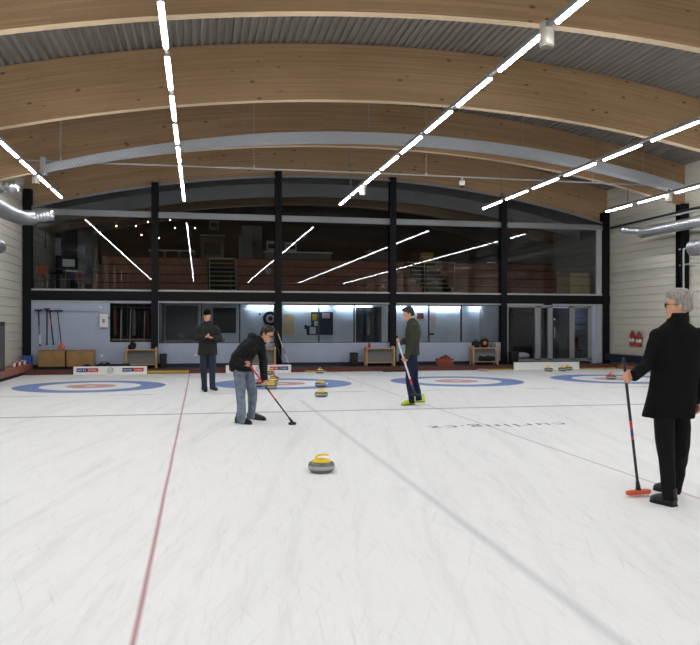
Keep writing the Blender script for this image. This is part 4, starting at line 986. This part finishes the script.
bench_table(9.56, 10.46, 25.60, 'wooden framed table piled with dark bags by the glazed doors')
def soft(name, label, cat, c, r, m, wob=.03, grp=None):
    bm = BM(); ell(bm, (0, 0, 0), ((r[0], 0, 0), (0, r[1], 0), (0, 0, r[2])), 20, 12)
    for v in bm.verts:
        v.co += v.co.normalized()*wob*noise.noise(v.co*9+Vector(c)); v.co.z = max(v.co.z, -r[2]*.72)
    o = obj(name, bm, M[m], None, 'all'); o.location = (c[0], c[1], c[2]+r[2]*.72); return tag(o, label, cat, grp)
def bag(label, c, r, m='bag', wob=.07):
    t = thing('bag', label, 'bag', c, 'bags by the back wall')
    bm = BM(); ell(bm, (0, 0, 0), ((r[0], 0, 0), (0, r[1], 0), (0, 0, r[2])), 20, 12)
    for v in bm.verts:
        v.co += v.co.normalized()*wob*noise.noise(v.co*9+Vector(c)); v.co.z = max(v.co.z, -r[2]*.72)+r[2]*.72
    obj('bag_body', bm, M[m], t, 'all')
    bm = BM(); tube(bm, spline([(-r[0]*.5, 0, r[2]*1.5), (-r[0]*.3, 0, r[2]*1.95), (r[0]*.3, 0, r[2]*1.95), (r[0]*.5, 0, r[2]*1.5)], 4), .012, 6); obj('bag_strap', bm, M['rubber'], t, 'all')
bag('small black bag on the table under the small window', (-2.12, 25.6, .735), (.13, .10, .13))
bag('large black bag on the right table, left of the orange one', (9.70, 25.6, .735), (.15, .14, .14))
bag('black bag with orange patch on the right table', (10.02, 25.6, .735), (.17, .14, .19))
bm = BM(); ell(bm, (9.99, 25.455, .90), ((.07, 0, 0), (0, .02, 0), (0, 0, .07))); tag(obj('cap_orange', bm, mat('dull_orange', (190, 96, 60), .7), smooth=True), 'dull orange cap resting against the black bag', 'cap')
bag('pale grey cloth bag at the right end of the bag table', (10.34, 25.6, .735), (.13, .12, .09), 'fabric_g')
bag('long dark bag on the lower shelf of the bag table', (10.08, 25.6, .245), (.34, .12, .12))
bag('black sports bag lying behind the left printed board', (-2.92, 24.95, .12), (.28, .16, .12)); bag('small black bag behind the right end of the left printed board', (-2.25, 25.0, .12), (.20, .14, .09)); bag('flat black bag behind the middle of the left printed board', (-3.45, 25.0, .12), (.20, .14, .08))
bm = BM(); loft(bm, [((5.80, 25.6, .735), (.06, 0, 0), (0, .05, 0)), ((5.80, 25.6, .86), (.045, 0, 0), (0, .04, 0)), ((5.80, 25.6, .93), (.02, 0, 0), (0, .02, 0))], 14); tag(obj('red_bottle', bm, M['redpl'], smooth=True), 'small red bottle on the table left of the man in olive', 'bottle')
def bin_(c, w_, h_, label):
    t = thing('waste_bin', label, 'bin', c, 'black bins by the back wall')
    bm = BM(); loft(bm, [((0, 0, 0), (w_*.85, 0, 0), (0, w_*.85, 0)), ((0, 0, h_), (w_, 0, 0), (0, w_, 0))], 20, 5); obj('bin_body', bm, M['blackpl'], t)
    bm = BM(); loft(bm, [((0, 0, h_), (w_*1.06, 0, 0), (0, w_*1.06, 0)), ((0, 0, h_+.03), (w_*1.06, 0, 0), (0, w_*1.06, 0)), ((0, 0, h_+.05), (w_*.6, 0, 0), (0, w_*.6, 0))], 20, 5); obj('bin_lid', bm, M['rubber'], t)
bin_((-1.14, 25.62, .12), .12, .42, 'black bin at the foot of the second black column')
bin_((5.26, 25.62, .12), .14, .42, 'black bin left of the table, below the dark doorway')
bin_((6.98, 25.62, .12), .10, .36, 'black bin hidden partly by the white broom')
bin_((11.15, 25.62, .12), .16, .42, 'black bin in front of the glazed side pane')
t = thing('red_crate', 'low red-brown wooden crate with black things, behind the third rings', 'crate', (8.40, 25.2, .12))
bm = BM(); w_ = .28
for z in (0, .09, .18): box(bm, (-w_, -.17, z), (w_, -.15, z+.07)); box(bm, (-w_, .15, z), (w_, .17, z+.07)); box(bm, (-w_, -.15, z), (-w_+.02, .15, z+.07)); box(bm, (w_-.02, -.15, z), (w_, .15, z+.07))
box(bm, (-w_, -.15, 0), (w_, .15, .02)); obj('crate_body', bm, mat('red_wood', (150, 72, 52), .6), t)
bm = BM(); ell(bm, (.02, 0, .27), ((.2, 0, 0), (0, .12, 0), (0, 0, .08))); obj('cloth_cover', bm, mat('brown_cloth', (120, 62, 48), .8), t, 'all')
bm = BM(); box(bm, (.0, -.04, .33), (.10, .04, .38)); obj('black_case', bm, M['blackpl'], t, bevel=.01)
broom('broom with white and red shaft leaning on the column behind the bending man', (2.62, 25.80, 1.35), (3.00, 25.45, .17), (1, 0, 0), [(0, .1, 'redshaft'), (.1, .5, 'whiteshaft'), (.5, .68, 'redshaft'), (.68, 1, 'whiteshaft')], 'pad', 'blackpl', .18, .016)
broom('dark broom leaning on the column just right of the bending man', (2.46, 25.80, 1.30), (2.80, 25.45, .17), (1, 0, 0), [(0, 1, 'carbon')], 'pad', 'blackpl', .18, .016)
t = thing('fire_extinguisher', 'left of two red extinguishers on the right side wall', 'fire extinguisher', (14.98, 24.2, .80), 'red extinguishers on the right wall')
bm = BM(); lathe(bm, [(.03, 0), (.085, .015), (.09, .05), (.09, .40), (.07, .46), (.03, .49), (.03, .52)], n=20); obj('cylinder', bm, M['redpl'], t, True)
bm = BM(); box(bm, (-.03, -.06, .52), (.03, .03, .55)); tube(bm, [(0, -.05, .53), (-.06, -.09, .45), (-.09, -.09, .2)], .012, 6); obj('valve_hose', bm, M['blackpl'], t)
bm = BM(); loft(bm, [((0, 0, .17), (.0915, 0, 0), (0, .0915, 0)), ((0, 0, .28), (.0915, 0, 0), (0, .0915, 0))], 20); obj('paper_label', bm, M['paper'], t)
bm = BM(); box(bm, (.05, -.05, .3), (.13, .05, .34)); obj('bracket', bm, M['rail'], t)
copytree(t, (14.98, 23.78, .78), 'right of two red extinguishers on the right side wall')

# ------------------------------------------------------------------ corridor things
for i, (a, b) in enumerate(((248, 275), (285, 329), (335, 372), (395, 428), (431, 461), (470, 495))):
    p0, p1 = at(a, 306, Y=28.1), at(b, 306, Y=28.1)
    t = thing('strip_light', ['bluish strip light above the dartboard', 'bluish strip light above the notice board', 'bluish strip light between notice board and dark doorway', 'bluish strip light behind the head of the man in olive', 'bluish strip light above the pink lists', 'bluish strip light left of the last corridor column'][i], 'strip light', ((p0.x+p1.x)/2, 28.1, 2.20), 'strip lights of the corridor')
    h_ = (p1.x-p0.x)/2
    bm = BM(); box(bm, (-h_, -.04, .05), (h_, .08, .10)); obj('housing', bm, M['white'], t)
    bm = BM(); box(bm, (-h_+.02, -.03, .02), (h_-.02, .06, .05)); obj('diffuser', bm, M['strip'], t)
def flat(name, label, cat, x0, y0, x1, y1, m, dep=28.18, th=.01, grp=None):
    a, b = at(x0, y1, Y=dep), at(x1, y0, Y=dep); bm = BM(); box(bm, (a.x, dep-th, a.z), (b.x, dep, b.z)); return tag(obj(name, bm, M[m]), label, cat, grp)
t = thing('notice_board', 'dark notice board on the corridor wall', 'notice board', (4.6, 28.18, 1.15))
for (a0, b0, a1, b1) in ((317.5, 312, 333, 335), (306.5, 326, 317.5, 335), (311, 312, 317.5, 326), (304.5, 321, 307, 329)):
    a, b = at(a0, b1, Y=28.18), at(a1, b0, Y=28.18); bm = BM(); box(bm, (a.x, 28.165, a.z), (b.x, 28.195, b.z)); obj('board_panel', bm, M['navy'], t)
for args in (('pale list pinned left of the yellow poster', 303, 312.5, 311, 325, 'paper'), ('yellow poster at the top left of the notice board', 312.3, 314, 317, 320.2, 'yellowpaper'), ('small white note under the yellow poster', 314, 321, 317.6, 325.8, 'paper'), ('white sheet at the lower left of the notice board', 309.5, 327, 315.8, 334, 'paper'), ('pinkish sheet at the top right of the notice board', 322, 313, 330, 318.2, 'pinkpaper')):
    flat('poster', args[0], 'poster', *args[1:5], args[5], 28.155, .006, 'papers around the notice board')
flat('poster', 'single white sheet right of the notice board', 'poster', 342, 318.5, 350.5, 326, 'paper', 28.19, .01)
flat('poster', 'beige sheet between column and notice board', 'poster', 284, 314, 294, 335, 'ply', 28.19, .01)
flat('poster', 'dark red picture right of the head of the man in olive', 'poster', 417, 313, 423.5, 318.8, 'darkred', 28.19, .01)
flat('poster', 'pinkish list right of the corridor mullion', 'poster', 430.5, 313, 435.5, 328, 'pinkpaper', 28.19, .01)
flat('poster', 'narrow pale list beside the pinkish one', 'poster', 437.5, 314, 440.5, 327, 'paper', 28.19, .01)
flat('poster', 'white sheet low behind the man in olive', 'poster', 424, 329.5, 428.5, 335, 'paper', 28.19, .01)
flat('poster', 'dark small plate under the pinkish list', 'poster', 429.5, 333, 434, 335, 'rail', 28.19, .01)
flat('poster', 'tall faint pinkish sheet in the middle of the fourth bay', 'poster', 447, 313, 452, 330, 'corr', 28.19, .01)
d2 = thing('door_2', 'dark doorway with hanging clothes on the corridor wall', 'door', kind='structure')
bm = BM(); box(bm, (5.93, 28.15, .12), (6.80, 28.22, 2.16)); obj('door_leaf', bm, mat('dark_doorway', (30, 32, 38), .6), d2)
bm = BM(); box(bm, (5.87, 28.14, .12), (5.93, 28.22, 2.2)); box(bm, (6.80, 28.14, .12), (6.86, 28.22, 2.2)); box(bm, (5.87, 28.14, 2.16), (6.86, 28.22, 2.22)); obj('door_frame', bm, M['rail'], d2)
for i, x in enumerate((6.12, 6.32, 6.55)):
    bm = BM(); loft(bm, [((x, 28.08, 1.9), (.04, 0, 0), (0, .03, 0)), ((x, 28.08, 1.7), (.08, 0, 0), (0, .04, 0)), ((x, 28.08, 1.15), (.07, 0, 0), (0, .04, 0))], 12)
    tag(obj('hanging_coat', bm, M[['navy', 'fabric_g', 'bag'][i]], smooth=True), ['navy coat hanging left in the dark doorway', 'grey coat hanging in the middle of the dark doorway', 'black coat hanging right in the dark doorway'][i], 'coat', 'coats in the dark doorway')
flat('wall_screen', 'large dark screen on the corridor wall behind the man with the phone', 'screen', 213, 308, 236, 333, 'blackpl', 28.19, .05)
flat('wall_panel', 'dull grey panel left of the dark screen in the corridor', 'panel', 166, 306, 198, 340, 'greypanel', 28.19, .04)
soft('potted_item', 'pale round object seen through the corridor glass left of the phone man', 'object', (at(180, 330, Y=27.2).x, 27.2, 1.02), (.14, .1, .14), 'fabric_g', .03)
bm = BM(); box(bm, (-1.1, 27.0, .12), (.9, 27.5, 1.02)); tag(obj('corridor_counter', bm, M['greypanel']), 'grey counter in the corridor behind the phone man', 'counter')
# dartboard
dc = at(270.3, 318.6, Y=28.1)
t = thing('dartboard', 'round dartboard with dark surround beside the black column', 'dartboard', (dc.x, 28.14, dc.z))
for nme, r0, yy, mm in (('surround', .27, -.0, 'rubber'), ('scoring_ring', .16, -.02, 'paper'), ('bullseye_ring', .085, -.032, 'rubber'), ('bullseye', .035, -.042, 'redpl')):
    bm = BM(); loft(bm, [((0, yy-.02, 0), (r0, 0, 0), (0, 0, r0)), ((0, .05, 0), (r0, 0, 0), (0, 0, r0))], 28); obj(nme, bm, M[mm], t)
bm = BM(); box(bm, (-.42, -.02, .12), (-.36, .04, .2)); tag(obj('dart_holder', bm, M['blackpl']), 'small dark dart holder left of the dartboard', 'holder').location = (dc.x, 28.14, dc.z)
# changing room: jackets and brooms
rnd = random.Random(3)
for i in range(9):
    x = -2.78+i*.155; z1 = 2.1-rnd.random()*.12; z0 = 1.15+rnd.random()*.1; m = ['darkred', 'ltrim', 'bag', 'ltrim', 'fabric_g', 'bag', 'ltrim', 'darkred', 'bag'][i]; ww = .018 if m == 'ltrim' else .06
    lab = 'hanging jackets and pale broom shafts behind the small window'
    ordw = 'first second third fourth fifth sixth seventh eighth ninth'.split()[i]
    bm = BM()
    if m == 'ltrim':
        tube(bm, [(x, 26.75, .14), (x+.04, 26.8, z1)], .018, 8)
        tag(obj('broom_shaft', bm, M[m], smooth=True), 'pale broom shaft behind the small window, %s item from its left' % ordw, 'broom', 'items behind the small window')
    else:
        loft(bm, [((x, 26.85, z1), (.02, 0, 0), (0, .03, 0)), ((x, 26.85, z1-.12), (ww, 0, 0), (0, .13, 0)), ((x, 26.85, z0), (ww*1.1, 0, 0), (0, .14, 0))], 14)
        tag(obj('hanging_jacket', bm, M[m], smooth=True), 'jacket hanging behind the small window, %s item from its left' % ordw, 'jacket', 'items behind the small window')
bm = BM(); tube(bm, [(-2.95, 26.85, 2.13), (-1.4, 26.85, 2.13)], .015, 8); tag(obj('coat_rail', bm, M['chrome']), 'coat rail behind the small window', 'rail')
bm = BM(); box(bm, (-2.9, 26.6, 1.0), (-1.4, 27.0, 1.05)); tag(obj('wooden_shelf', bm, M['wood']), 'wooden shelf low behind the small window', 'shelf')
# lobby behind the glazed doors
bm = BM(); tube(bm, [(11.7, 28.2, .12), (11.7, 28.2, 1.9)], [.22, .16], 16); tag(obj('dark_coat_stand', bm, M['bag'], smooth=True), 'dark draped coat stand behind the left glazed pane', 'coat stand')
soft('white_cushion', 'pale curved cushion low behind the left glazed pane', 'cushion', (11.86, 26.5, .30), (.32, .15, .13), 'paper', .01)
bm = BM(); box(bm, (11.5, 26.3, .12), (12.2, 26.75, .30)); tag(obj('low_bench', bm, M['rail'], bevel=.01), 'low dark bench under the pale cushion behind the glass', 'bench')
t = thing('red_chair', 'red chair behind the rightmost glazed pane', 'chair', (14.3, 27.0, .12))
bm = BM(); box(bm, (-.22, -.2, .42), (.22, .2, .47)); obj('seat', bm, M['darkred'], t, bevel=.01)
bm = BM(); box(bm, (-.22, .18, .5), (.22, .22, .95)); obj('backrest', bm, M['darkred'], t, bevel=.01)
for sx in (-.19, .19):
    for sy in (-.17, .17): bm = BM(); tube(bm, [(sx, sy, 0), (sx, sy, .43)], .014, 8); obj('leg', bm, M['chrome'], t)
bm = BM(); box(bm, (14.1, 28.2, 2.24), (14.8, 28.7, 2.34)); tag(obj('lobby_lamp', bm, emit('bluish_lamp', (120, 160, 235), .6)), 'bluish flat lamp on the lobby ceiling behind the glazed door', 'lamp')
bm = BM(); box(bm, (13.0, 29.94, .12), (13.9, 29.99, 2.05)); tag(obj('dark_locker', bm, M['navy']), 'dark navy locker at the back of the door lobby', 'locker')

# ------------------------------------------------------------------ gallery upstairs
GZ = 2.63
def terrace(name, x0, x1, label):
    t = thing(name, label, 'terrace', ((x0+x1)/2, 28, GZ), 'red-brown seating terraces')
    for j, (y, z) in enumerate(((28.0, 3.05), (28.9, 3.42), (29.8, 3.83), (30.7, 4.2))):
        bm = BM(); box(bm, (x0, y, GZ), (x1, y+.9 if j < 3 else 35.9, z-.03)); o = obj('step', bm, M['terrace'], t); o.location = -t.location
        bm = BM(); box(bm, (x0, y-.02, z-.03), (x1, y+.1, z)); o2 = obj('step_edge', bm, mat('step_edge', (88, 46, 36), .6), t); o2.location = -t.location
    return t
terrace('seating_terrace', -3.7, .33, 'red-brown carpeted seating terrace left of the first gallery stairs')
terrace('seating_terrace', 1.38, 8.45, 'red-brown carpeted seating terrace between the two gallery stairs')
terrace('seating_terrace', 9.75, XR-.03, 'red-brown carpeted seating terrace right of the second stairs')
def stairs(x0, x1, label):
    t = thing('gallery_stairs', label, 'stairs', ((x0+x1)/2, 28, GZ), 'gallery stairs')
    for j in range(8):
        y = 28.0+j*.34; z = GZ+.19*(j+1)
        bm = BM(); box(bm, (x0, y, GZ), (x1, y+.34 if j < 7 else 35.9, z-.02)); obj('tread', bm, M['rubber'], t)
        bm = BM(); box(bm, (x0+.02, y-.01, z-.035), (x1-.02, y+.04, z)); obj('nosing', bm, M['yellownose'], t)
    bm = BM()
    for x in (x0+.02, x1-.02):
        tube(bm, [(x, 27.9, GZ), (x, 27.9, 3.95)], .016, 8)
    tube(bm, [(x0+.02, 27.9, 3.95), (x1-.02, 27.9, 3.95)], .014, 8); obj('handrail', bm, M['ltrim'], t)
stairs(.36, 1.35, 'dark stairs with yellow step edges between terraces, left')
stairs(8.48, 9.72, 'dark stairs with yellow step edges between terraces, right')
# front railing wires
t = thing('gallery_railing', 'thin metal railing behind the gallery glass', 'railing', (5, 26.8, GZ))
bm = BM(); 
for z in (3.05, 3.40): tube(bm, [(XL+.1, 26.8, z), (XR-.1, 26.8, z)], .011, 6)
obj('rail', bm, M['fabric_g'], t)
for i, x in enumerate([-4.9, -3.0, -.9, 1.1, 3.1, 5.1, 7.1, 9.3, 11.3, 13.4]):
    bm = BM(); tube(bm, [(x, 26.8, GZ), (x, 26.8, 3.42)], .012, 6); obj('post', bm, M['fabric_g'], t)
def chair(label, loc, rz, seatm, sc=1.0, high=False):
    t = thing('gallery_chair', label, 'chair', loc, 'chairs in the gallery'); t.rotation_euler = (0, 0, rz); sh_ = .78 if high else .45
    bm = BM(); box(bm, (-.21, -.2, sh_-.03), (.21, .2, sh_+.01)); obj('seat', bm, M[seatm], t, bevel=.01)
    bm = BM(); box(bm, (-.21, .17, sh_+.15), (.21, .20, sh_+.42), Matrix.Rotation(-.15, 3, 'X')); obj('backrest', bm, M[seatm], t, bevel=.01)
    for sx in (-1, 1):
        bm = BM(); tube(bm, [(sx*.24, -.22, 0), (sx*.19, -.17, sh_-.02)], .012, 6); obj('leg', bm, M['chrome'], t)
        bm = BM(); tube(bm, [(sx*.24, .24, 0), (sx*.20, .18, sh_), (sx*.19, .22, sh_+.4)], .012, 6); obj('leg', bm, M['chrome'], t)
    return t
chair('orange chair at the left end of the gallery glass', (-5.08, 27.1, GZ), 2.7, 'orange')
chair('white high chair in the left part of the gallery', (-4.40, 27.8, GZ+.0), .4, 'white', high=True)
chair('dull orange chair beside the terrace, further back in the left gallery', (-4.15, 29.3, GZ), 2.2, 'orange')
t = thing('gallery_table', 'dark square table between the chairs in the left gallery', 'table', (-5.0, 28.45, GZ))
bm = BM(); box(bm, (-.4, -.4, .72), (.4, .4, .75)); obj('tabletop', bm, M['rail'], t)
for sx in (-.35, .35):
    for sy in (-.35, .35): bm = BM(); tube(bm, [(sx, sy, 0), (sx, sy, .72)], .02, 8); obj('leg', bm, M['rail'], t)
soft('orange_jacket', 'orange and dark clothing lying on the dark gallery table', 'clothing', (-4.75, 28.3, GZ+.75), (.2, .15, .12), 'navy', .03)
def gflat(name, label, cat, x0, y0, x1, y1, m, dep, th=.3, **k):
    a, b = at(x0, y1, Y=dep), at(x1, y0, Y=dep); bm = BM(); box(bm, (a.x, dep, a.z), (b.x, dep+th, b.z)); return tag(obj(name, bm, M[m]), label, cat, **k)
bm = BM(); box(bm, (XL, 31.7, GZ), (-4.0, 31.8, 6.3)); struct('wall_gallery_left', bm, M['darkwall'], 'grey partition in the left part of the gallery', 'wall')
gflat('whiteboard', 'white notice panel on the left gallery wall', 'panel', 52, 238, 60.5, 255, 'paper', 31.6, .06)
gflat('grey_curtain', 'hanging grey cloth beside the left gallery column', 'cloth', 40, 232, 45.5, 248, 'fabric_g', 29.5, .08)
def locker(label, x0, y0, x1, y1, dep, nd=2, z0=4.2):
    a, b = at(x0, y1, Y=dep), at(x1, y0, Y=dep); t = thing('grey_locker', label, 'locker', ((a.x+b.x)/2, dep, z0), 'lockers in the gallery'); w_ = (b.x-a.x)/2; hh = b.z-z0
    bm = BM(); box(bm, (-w_, 0, 0), (w_, .4, hh)); obj('carcass', bm, M['locker'], t)
    for i in range(nd):
        u = -w_+2*w_*i/nd; bm = BM(); box(bm, (u+.02, -.02, .03), (u+2*w_/nd-.02, 0, hh-.03)); d_ = obj('door', bm, M['locker'], t, bevel=.005)
        bm = BM(); box(bm, (u+.05, -.04, hh*.5), (u+.07, -.02, hh*.5+.1)); obj('door_handle', bm, M['rail'], d_)
locker('grey double locker behind the left terrace', 77.5, 225, 92, 259, 31.0, 2, GZ)
locker('grey cupboard at the right of the first gallery stairs', 238.5, 236, 252, 259, 32.5, 1)
locker('pale tall cupboard behind the clock terrace', 242, 226, 262, 259, 33.4, 2)
def counter(label, x0, y0, x1, dep, arches=0, m='paper'):
    a, b = at(x0, y0, Y=dep), at(x1, y0, Y=dep); t = thing('bar_counter', label, 'counter', ((a.x+b.x)/2, dep, 4.2), 'counters of the gallery bar'); w_ = (b.x-a.x)/2; hh = a.z-4.2
    bm = BM(); box(bm, (-w_, 0, 0), (w_, .5, hh-.05)); obj('front_panel', bm, M['fabric_g'], t)
    bm = BM(); box(bm, (-w_-.05, -.05, hh-.05), (w_+.05, .55, hh)); obj('worktop', bm, M[m], t, bevel=.01)
    for i in range(arches):
        cx = -w_+2*w_*(i+.5)/arches; bm = BM(); loft(bm, [((cx, -.03, hh*.5), (.26, 0, 0), (0, 0, .2)), ((cx, .02, hh*.5), (.26, 0, 0), (0, 0, .2))], 20); obj('round_opening', bm, M['rubber'], t)
counter('white bar counter with round dark openings, left of the first stairs', 150, 249.5, 194, 31.8, 3)
counter('pale counter with small machines behind the middle terrace', 265, 251, 331, 31.6, 0)
counter('grey counter behind the right terrace edge', 367, 250, 391, 32.4, 0, 'fabric_g')
def machine(label, x, dep, w_, z, h_, m='ltrim', nme='coffee_machine', cat='machine'):
    t = thing(nme, label, cat, (at(x, 250, Y=dep).x, dep, z)); bm = BM(); box(bm, (-w_, 0, 0), (w_, .35, h_)); obj('body', bm, M[m], t, bevel=.015)
    bm = BM(); box(bm, (-w_*.7, -.02, h_*.3), (w_*.7, 0, h_*.75)); obj('front_recess', bm, M['rail'], t)
    bm = BM(); box(bm, (-w_*1.05, -.01, h_), (w_*1.05, .36, h_+.03)); obj('top_plate', bm, M['chrome'], t)
zc = at(265, 251, Y=31.6).z
machine('pale machine at the left of the middle gallery counter', 272, 31.65, .22, zc, .4); machine('square pale machine next to the column on the middle counter', 291, 31.65, .24, zc, .36)
machine('pale cooker unit behind the first gallery stairs', 212.5, 33.0, .5, 4.2, 1.15, 'fabric_g', 'cooker'); machine('hood box above the cooker in the gallery', 214, 33.0, .2, 5.6, .4, 'fabric_g', 'extractor_hood')
ck = at(268.3, 271, Y=27.97)
t = thing('wall_clock', 'round pale clock on the middle terrace front', 'clock', (ck.x, 27.95, ck.z))
bm = BM(); loft(bm, [((0, 0, 0), (.13, 0, 0), (0, 0, .13)), ((0, .04, 0), (.13, 0, 0), (0, 0, .13))], 26); obj('dial', bm, M['pinkpaper'], t)
bm = BM(); box(bm, (-.006, -.008, 0), (.006, 0, .1)); box(bm, (0, -.008, -.005), (.07, 0, .005)); obj('hands', bm, M['blackpl'], t)
bm = BM(); pts = [Vector((.13*math.cos(a), 0, .13*math.sin(a))) for a in [2*PI*i/26 for i in range(27)]]; tube(bm, pts, .01, 6); obj('rim', bm, M['chrome'], t, True)
t = thing('plywood_box', 'large pale plywood box at the right end of the gallery', 'box', (14.42, 26.85, GZ))
bm = BM(); box(bm, (-.42, 0, .0), (.42, 1.1, .92)); obj('body', bm, M['ply'], t, bevel=.01)
bm = BM()
for sx in (-.3, .0, .3):
    for z in (.08, .78): box(bm, (sx-.02, -.006, z-.02), (sx+.02, 0, z+.02))
obj('corner_screws', bm, M['rail'], t)
a = at(434, 280, Y=27.9)
t = thing('cardboard_box', 'small brown box at the top of the second gallery stairs', 'box', (9.45, 30.6, 4.2))
bm = BM(); box(bm, (-.25, 0, 0), (.25, .4, .38)); obj('body', bm, M['brownbox'], t); bm = BM(); box(bm, (-.25, -.01, .18), (.25, 0, .22)); obj('tape', bm, M['ply'], t)
# pendant bulbs over the bar
for i, (x, y) in enumerate(((116.5, 226), (136, 226), (175, 228), (195, 228), (141.5, 235), (170, 220), (159, 238), (148, 222))):
    p = at(x, y, Y=32.0+.25*(i % 3))
    t = thing('pendant_lamp', 'small warm pendant bulb over the gallery bar, ' + ['leftmost', 'left of the second column', 'just right of the second column', 'rightmost, right of the reflected tubes', 'low, beside the second column', 'high, right of the second column', 'lowest of the cluster', 'highest left of the second column'][i], 'lamp', tuple(p), 'pendant bulbs over the gallery bar')
    bm = BM(); ell(bm, (0, 0, 0), ((.022, 0, 0), (0, .022, 0), (0, 0, .03)), 10, 7); obj('bulb', bm, M['bulb'], t, True)
    bm = BM(); tube(bm, [(0, 0, .04), (0, 0, arch(p.x)+.13-p.z)], .006, 5); obj('cord', bm, M['rubber'], t)
# downlight in the gallery ceiling
p = at(416.8, 196.3, Y=29.5); t = thing('ceiling_spot', 'small bright spot in the grey gallery ceiling', 'spotlight', (p.x, 29.5, arch(p.x)+.10))
bm = BM(); lathe(bm, [(.10, -.02), (.11, .0), (.11, .05)], n=20); obj('housing', bm, M['ltrim'], t)
bm = BM(); lathe(bm, [(.07, -.028), (.08, -.018)], n=20); obj('lens', bm, M['downlight'], t)
t = thing('ceiling_speaker', 'small dark speaker under the grey gallery ceiling', 'speaker', (at(478, 204, Y=28.5).x, 28.5, at(478, 204, Y=28.5).z))
bm = BM(); box(bm, (-.07, -.06, -.1), (.07, .06, .1)); obj('housing', bm, M['blackpl'], t, bevel=.01); bm = BM(); tube(bm, [(0, 0, .1), (0, 0, arch(t.location.x)+.13-t.location.z)], .01, 6); obj('bracket', bm, M['blackpl'], t)
